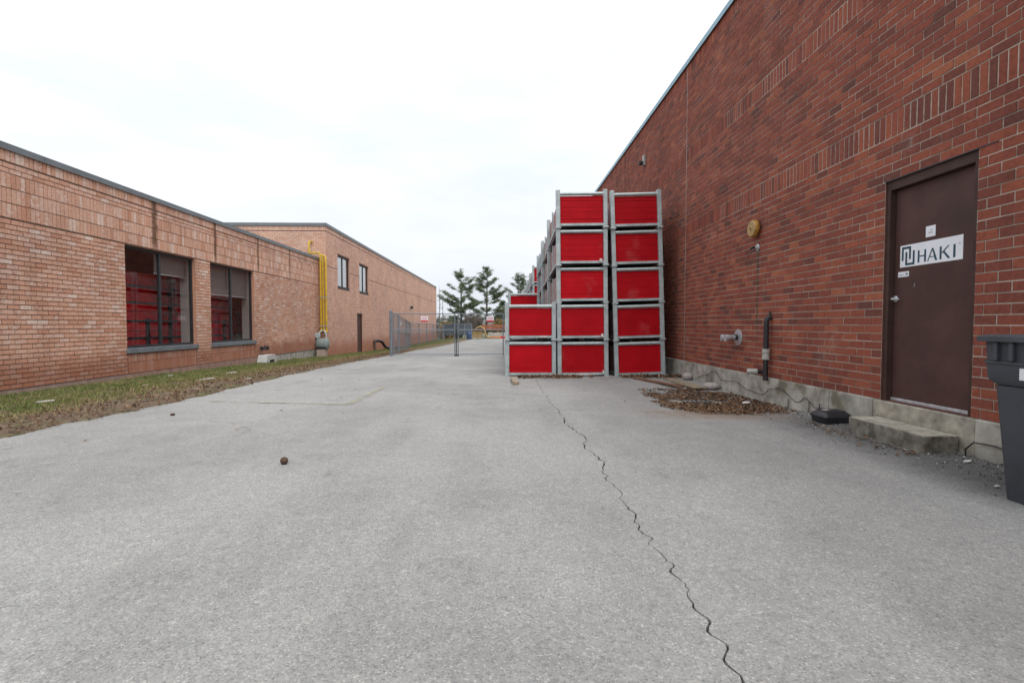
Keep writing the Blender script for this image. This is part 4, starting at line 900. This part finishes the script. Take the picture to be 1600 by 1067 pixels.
# ------------------------------------------------------------------ fences and gate
def chain_link(p0, p1, z0a, z0b, h, sp, r_, parent, name='mesh_wire'):
    p0 = Vector((p0[0], p0[1], 0)); p1 = Vector((p1[0], p1[1], 0)); Ln = (p1 - p0).length; u = (p1 - p0)/Ln; nrm = Vector((-u.y, u.x, 0)); V = []; Fc = []
    def P(s, zz): f = s/Ln; return p0 + u*s + Vector((0, 0, z0a + (z0b - z0a)*f + zz))
    for d in (1, -1):
        s = -h if d == 1 else 0
        while s < (Ln if d == 1 else Ln + h):
            a0, b0 = (s, 0), (s + d*h, h); a, b_ = list(a0), list(b0)
            for q, o_ in ((a, b_), (b_, a)):
                if q[0] < 0: q[1] += (0 - q[0])*d; q[0] = 0
                elif q[0] > Ln: q[1] += (Ln - q[0])*d; q[0] = Ln
            if abs(a[0] - b_[0]) > .02:
                A, B = P(*a), P(*b_); t = (B - A).normalized(); e1 = nrm; e2 = t.cross(e1); i0 = len(V)
                for c_ in (A, B):
                    for k in range(3): V.append(tuple(c_ + (e1*math.cos(2.094*k) + e2*math.sin(2.094*k))*r_))
                Fc += [(i0 + k, i0 + (k+1) % 3, i0 + 3 + (k+1) % 3, i0 + 3 + k) for k in range(3)]
            s += sp
    o = link(name, np_mesh(name, V, Fc, M_GALVD), parent); o['kind'] = 'stuff'; return o
GYY = 21.25; gx0, gxm, gx1 = -4.72, -1.92, .12
def gate_leaf(label, xa, xb, sign_x):
    g = thing('chain_link_gate', label, 'gate', (0, 0, 0)); zb = G((xa+xb)/2, GYY) + .05; zt_ = zb + 1.80
    for xx in (xa + .03, xb - .03): MB().tube([(xx, GYY, zb - .03), (xx, GYY, zt_)], .024, 10).build('upright', M_GALVD, g, smooth='auto')
    for zz, r_ in ((zb + .03, .018), (zb + 1.08, .018), (zt_ - .03, .018)): MB().tube([(xa + .06, GYY, zz), (xb - .06, GYY, zz)], r_, 10).build('rail', M_GALVD, g, smooth='auto')
    chain_link((xa + .05, GYY), (xb - .05, GYY), zb + .03, zb + .03, 1.75, .13, .0022, g)
    sw, sh = .31, .24; zs = zt_ - .38
    s = tag(MB().box((sign_x - sw/2, GYY - .05, zs), (sign_x + sw/2, GYY - .035, zs + sh)).build('gate_sign', M_WHITE), 'white and red notice sign on the ' + label.split(' of ')[0], 'sign')
    MB().box((sign_x - sw/2 + .005, GYY - .053, zs + .004), (sign_x + sw/2 - .005, GYY - .0505, zs + sh*.30)).build('red_band', M_SIGNR, s)
    for k in range(2):
        for j in range(5): MB().box((sign_x - .12 + j*.05, GYY - .052, zs + .11 + k*.055), (sign_x - .085 + j*.05, GYY - .0505, zs + .14 + k*.055)).build('print', M_SIGNR, s)
gate_leaf('left leaf of the chain link gate across the driveway', gx0 + .08, gxm - .04, (664 - 783)*GYY/F_PX)
gate_leaf('right leaf of the chain link gate beside the red racks', gxm + .04, gx1, (766 - 783)*GYY/F_PX)
gpo = thing('gate_post', 'galvanised post at the grass edge holding the left gate leaf', 'post', (gx0, GYY, G(gx0, GYY)))
MB().tube([(0, 0, -.3), (0, 0, 1.92)], .055, 12).build('pole', M_GALVD, gpo, smooth='auto'); MB().lathe([(.058, 0), (.06, .02), (.04, .05), (0, .06)], (0, 0, 1.92), (0, 0, 1), 12).build('cap', M_GALVD, gpo, smooth='auto')
gl = thing('gate_latch', 'dark latch and chain where the two gate leaves meet', 'latch', (gxm, GYY, G(gxm, GYY)))
MB().box((-.05, -.06, .82), (.05, .06, 1.0)).build('latch_box', M_DARK, gl); MB().tube([(0, -.05, .03), (0, -.05, 1.1)], .02, 8).build('drop_rod', M_DARK, gl); MB().box((-.09, -.09, .0), (.09, .09, .06)).build('stop_block', M_DARK, gl)
fpts = [(-4.78, 21.35), (-5.2, 25.1), (-6.1, 31.8), (-7.15, 39.0), (-7.35, 44.3), (-7.35, 48.9), (-7.35, 53.5), (-7.35, 58.5), (-7.35, 63.0)]
fn = thing('chain_link_fence', 'chain link fence running back along the tall salmon wall', 'fence', (0, 0, 0))
for k, (x, y) in enumerate(fpts):
    MB().tube([(x, y, G(x, y) - .2), (x, y, G(x, y) + 1.95)], .045 if k else .03, 10).build('post', M_GALVD, fn, smooth='auto')
    if k:
        x0, y0 = fpts[k-1]; z0_, z1_ = G(x0, y0) + .04, G(x, y) + .04
        for hh in (1.88, 1.05): MB().tube([(x0, y0, z0_ + hh), (x, y, z1_ + hh)], .024, 8).build('rail', M_GALVD, fn, smooth='auto')
        chain_link((x0, y0), (x, y), z0_, z1_, 1.84, .2, .0028, fn)
fs_ = MB().box((-5.55, 27.2, CAMZ - .05), (-5.53, 27.55, CAMZ + .18)).build('fence_tag', M_WHITE); tag(fs_, 'small white tag hanging on the chain link fence by the salmon wall', 'tag')
bf = thing('screened_fence', 'far fence with dark blue grey screen fabric beyond the salmon building', 'fence', (0, 0, 0))
bpts = [(-7.3, 63.2), (-5.9, 62.6), (-4.6, 62.2), (-3.7, 62.0)]
for k, (x, y) in enumerate(bpts):
    MB().tube([(x, y, G(x, y) - .2), (x, y, G(x, y) + 1.95)], .05, 8).build('post', M_GALVD, bf)
    if k:
        x0, y0 = bpts[k-1]; z0_, z1_ = G(x0, y0), G(x, y)
        mb = MB(); mb.loft([[(x0, y0 - .01, z0_ + .55), (x0, y0 + .01, z0_ + .55), (x0, y0 + .01, z0_ + 1.85), (x0, y0 - .01, z0_ + 1.85)], [(x, y - .01, z1_ + .55), (x, y + .01, z1_ + .55), (x, y + .01, z1_ + 1.85), (x, y - .01, z1_ + 1.85)]]).build('screen', M_FABRIC, bf)
        MB().tube([(x0, y0, z0_ + 1.9), (x, y, z1_ + 1.9)], .03, 8).build('rail', M_GALVD, bf)

# ------------------------------------------------------------------ far yard
def at(px, Y): return (px - 783)/F_PX*Y
x = at(733, 60); bl = thing('blue_barrel', 'blue plastic barrel standing beyond the gate', 'barrel', (x, 60, G(x, 60)))
MB().lathe([(.27, 0), (.30, .03), (.31, .30), (.325, .32), (.31, .34), (.31, .60), (.325, .62), (.31, .64), (.30, .90), (.26, .95)], (0, 0, 0), (0, 0, 1), 20).build('drum', M_BLUE, bl, smooth='auto'); MB().lathe([(.262, .951), (.262, .96), (.05, .965), (0, .965)], (0, 0, 0), (0, 0, 1), 20).build('lid', M_BLUE, bl)
x = at(746, 64); tb = thing('timber_crate', 'yellow and brown timber crate behind the blue barrel', 'crate', (x, 64, G(x, 64)))
for k in range(3): MB().box((-.6, -.5, .1 + k*.3), (.6, -.46, .36 + k*.3)).build('slat', M_CRATEW, tb)
for s in (-.6, 0, .52): MB().box((s, -.455, 0), (s + .08, .5, 1.0)).build('batten', M_WOODR, tb)
MB().box((-.7, -.55, 1.001), (.7, .55, 1.25)).build('tarp', M_WOODR, tb)
hs = thing('yellow_hose', 'thick yellow hose arching over the timber crate', 'hose', (at(755, 63), 63, G(0, 63)))
MB().tube([(-1.0, .2, 1.15), (-.7, 0, 1.45), (-.35, -.1, 1.55), (0, -.1, 1.45), (.2, -.1, 1.0), (.35, -.1, .5), (.6, -.1, .2), (1.0, -.1, .13), (2.2, 0, .12)], .11, 12).build('hose', M_CRATEW, hs, smooth='auto')
x = at(775, 70); ps = thing('panel_stack', 'long rust orange stack of panels beyond the gate', 'stack', (x, 70, G(x, 70)))
for k in range(5): MB().box((-2.0, -.5, 1.0 + k*.17), (3.5, .5, 1.15 + k*.17)).build('panel', M_RUSTO, ps)
for s in (-1.8, .2, 2.4): MB().box((s, -.49, .6), (s + .2, .49, .999)).build('bearer', M_WOODR, ps)
x = at(778, 66); cbk = thing('concrete_barrier', 'pale concrete barrier in front of the rust orange panels', 'barrier', (x, 66, G(x, 66)))
MB().loft([[(-1.3, -.3, .0), (-1.3, .3, 0), (-1.3, .14, .75), (-1.3, -.14, .75)], [(2.5, -.3, .0), (2.5, .3, 0), (2.5, .14, .75), (2.5, -.14, .75)]]).build('barrier', M_CONC, cbk)
plank('red_beam', 'long dark red beam on the ground in front of the concrete barrier', (at(782, 64), 64, G(0, 64)), (2.6, .3, .28), 0, M_REDP, 'beam')
plank('pale_slab', 'pale slab on the ground beside the blue barrel', (at(745, 60.5), 60.5, G(0, 60.5)), (1.2, .6, .16), 0, M_CONC, 'slab')
tr = thing('box_trailer', 'pale grey box trailer far behind the rust orange stack', 'trailer', (at(772, 88), 88, G(0, 88)))
MB().box((-2.0, -1.2, .9), (5.5, 1.2, 2.75)).build('box', simple('trailer_white', (.42, .45, .45), .6), tr, bevel=.03)
for s in (2.6, 3.7): MB().lathe([(0, -.12), (.42, -.12), (.48, -.08), (.48, .08), (.42, .12), (0, .12)], (s, -1.0, .48), (0, 1, 0), 18).build('wheel', M_BLACK, tr, smooth='auto')
MB().box((-1.8, -.9, .6), (5.3, .9, .899)).build('chassis', M_DARK, tr)
sh = thing('cream_shed', 'low cream shed far behind the fence', 'shed', (at(702, 110), 110, G(0, 110)))
MB().box((-2.0, -1.5, 0), (2.2, 1.5, 2.1)).build('wall', M_CREAM, sh); MB().loft([[(-2.2, -1.7, 2.101), (2.4, -1.7, 2.101), (2.4, 1.7, 2.101), (-2.2, 1.7, 2.101)], [(-2.2, -.05, 2.8), (2.4, -.05, 2.8), (2.4, .05, 2.8), (-2.2, .05, 2.8)]]).build('roof', M_ROOFM, sh)
MB().box((-.6, -1.53, .9), (.2, -1.501, 1.6)).build('window', M_DARK, sh)

# ------------------------------------------------------------------ trees
def needles(cent, n_each, rad, ln, wd, flat=.6):
    k = len(cent)*n_each; c = np.repeat(np.asarray(cent), n_each, 0) + rng.normal(0, 1, (k, 3))*rad*np.array([1, 1, flat])
    d = rng.normal(0, 1, (k, 3)); d[:, 2] = np.abs(d[:, 2])*.6 + .1; d /= np.linalg.norm(d, axis=1)[:, None]
    s = np.cross(d, rng.normal(0, 1, (k, 3))); s /= np.linalg.norm(s, axis=1)[:, None]
    l_ = ln*rng.uniform(.6, 1.3, (k, 1)); w_ = wd*rng.uniform(.6, 1.3, (k, 1))
    V = np.stack([c - s*w_, c + s*w_, c + d*l_], 1).reshape(-1, 3); return V, np.arange(3*k).reshape(k, 3), np.repeat(np.clip(rng.beta(2, 2.5, len(cent)), 0, 1), n_each)*.7 + rng.random(k)*.3
def pine(label, px, Y, top_py, halfw, seed, bare_below=.16):
    rn = random.Random(seed); x = at(px, Y); g = G(x, Y); H = CAMZ + (507 - top_py)/F_PX*Y - g
    t = thing('pine_tree', label, 'tree', (x, Y, g), 0, 'pine trees beyond the yard'); tb = MB(); lean = rn.uniform(-.2, .2)
    tp = lambda f: Vector((lean*f, 0, H*f))
    tb.tube([tp(f) for f in (0, .2, .4, .6, .8, .97)], [.20, .17, .14, .10, .06, .02], 8)
    cent = []; f = bare_below
    while f < .97:
        for k in range(rn.choice((3, 4, 5, 5))):
            if rn.random() < .2: continue
            a = rn.uniform(0, 2*math.pi); prof = math.sin(min(1, (1.02 - f)/.72)*math.pi/2)**.9
            ln = halfw*prof*rn.uniform(.55, 1.1) + .15; up = .18 + .75*f**1.5
            p0 = tp(f); p1 = p0 + Vector((math.cos(a), math.sin(a), up*.35))*ln*.55; p2 = p0 + Vector((math.cos(a), math.sin(a), up*.75))*ln
            tb.tube([p0, p1, p2], [.05, .035, .012], 5)
            m_ = max(3, int(ln/.22))
            for j in range(m_):
                q = .42 + .62*j/m_; b_ = p0.lerp(p1, min(1, q*2)) if q < .5 else p1.lerp(p2, (q-.5)*2)
                cent.append(tuple(b_ + Vector((rn.gauss(0, .10), rn.gauss(0, .10), rn.gauss(.05, .05)))))
        f += rn.uniform(.035, .062)
    cent += [tuple(tp(.9 + .02*k)) for k in range(6)]
    tb.build('trunk', M_BARK, t); V, Ft, r_ = needles(cent, 30, .17, .28, .034, .5); link('crown', np_mesh('crown', V, Ft, M_PINE, r_), t); return t
pine('tall pine tree left of the pair beyond the gate', 721, 75, 422, 3.5, 11); pine('tall pine tree right of the pair, taller and more open', 760, 77, 419, 3.1, 23, .2); pine('pine tree showing just left of the distant red stacks', 809, 80, 428, 2.9, 37, .2)
pine('small pine tip low between the pair and the racks', 786, 84, 472, 1.4, 41, .3)
def bare(name, label, px, Y, top_py, spread, mat, seed, nb=26, trunk=.10, cat='tree', sticks=3):
    rn = random.Random(seed); x = at(px, Y); g = G(x, Y); H = CAMZ + (507 - top_py)/F_PX*Y - g; t = thing(name, label, cat, (x, Y, g)); tk = MB(); cr = MB()
    tk.tube([(0, 0, 0), (.05, 0, H*.5), (0, 0, H)], [trunk, trunk*.6, .015], 7); tk.build('trunk', M_BARK, t)
    for k in range(nb):
        f = rn.uniform(.08, .9); p = Vector((0, 0, H*f)); a = rn.uniform(0, 6.28); l_ = spread*rn.uniform(.4, 1)*(1.1 - f*.6); q = p + Vector((math.cos(a)*l_, math.sin(a)*l_, l_*rn.uniform(.5, 1.4)))
        cr.tube([p, p.lerp(q, .5) + Vector((0, 0, -.08)), q], [.03, .022, .008], 4)
        for j in range(sticks):
            s = p.lerp(q, rn.uniform(.3, 1)); cr.tube([s, s + Vector((rn.gauss(0, .3), rn.gauss(0, .3), rn.uniform(.1, .6)))*spread*.5], [.016, .006], 3)
    cr.build('crown', mat, t); return t
bare('bare_tree', 'thin bare tree beside the far corner of the tall salmon building', 687, 82, 448, .7, M_TWIG, 3, 24, .09); bare('bare_tree', 'second thin bare tree right of the far salmon corner', 692, 90, 456, .6, M_TWIG, 5, 22, .08)
for k, (px, Y, tp_, sp) in enumerate(((737, 70, 487, 1.3), (748, 72, 490, 1.2), (728, 74, 492, 1.1))):
    bare('bare_shrub', ['brown twiggy shrub in the middle below the two pines', 'brown twiggy shrub below the right pine', 'brown twiggy shrub below the left pine'][k], px, Y, tp_, sp, M_TWIG, 60 + k, 70, .06, 'shrub', 5)
def bush(name, label, px, Y, top_py, hw, mat, seed, n=420):
    rn = np.random.default_rng(seed); x = at(px, Y); g = G(x, Y); H = max(.6, CAMZ + (507 - top_py)/F_PX*Y - g); t = thing(name, label, 'shrub', (x, Y, g))
    c = rn.normal(0, 1, (n, 3)); c /= np.linalg.norm(c, axis=1)[:, None]; c *= rn.random((n, 1))**.4; c[:, 2] = np.abs(c[:, 2]); c *= np.array([hw, hw*.6, H*.92]); c[:, 2] *= .7 + .5*vnoise(c[:, 0]*1.1 + seed, c[:, 1]*1.1)
    V, Ft, r_ = needles(c, 14, .22, .30, .07, .8); link('crown', np_mesh('crown', V, Ft, mat, r_), t)
    MB().tube([(0, 0, 0), (0, 0, H*.5)], [.08, .04], 6).build('trunk', M_BARK, t); return t
for k, (px, Y, tp_, hw, mt, lab) in enumerate(((690, 120, 489, 4, M_HEDGE, 'far dark green hedge clump by the salmon corner'), (712, 125, 492, 4, M_HEDGE, 'far dark hedge clump behind the cream shed'), (735, 130, 494, 4.5, M_HEDGE, 'far dark hedge clump below the left pine'),
        (758, 130, 490, 4.5, M_HEDGE, 'far dark hedge clump below the right pine'), (783, 128, 488, 5, M_HEDGE, 'far dark hedge clump left of the racks'), (806, 128, 484, 5, M_HEDGE, 'far dark hedge clump behind the racks'),
        (788, 74, 497, 1.3, M_OLIVE, 'dry yellow shrub left of the two-high rack stack'), (779, 76, 499, 1.0, M_OLIVE, 'smaller dry yellow shrub beside the sign on the right gate leaf'), (697, 66, 503, 1.0, M_OLIVE, 'dry pale shrub behind the screened fence'), (709, 67, 506, .9, M_HEDGE, 'green shrub behind the screened fence'))):
    bush('shrub', lab, px, Y, tp_, hw, mt, 100 + k)
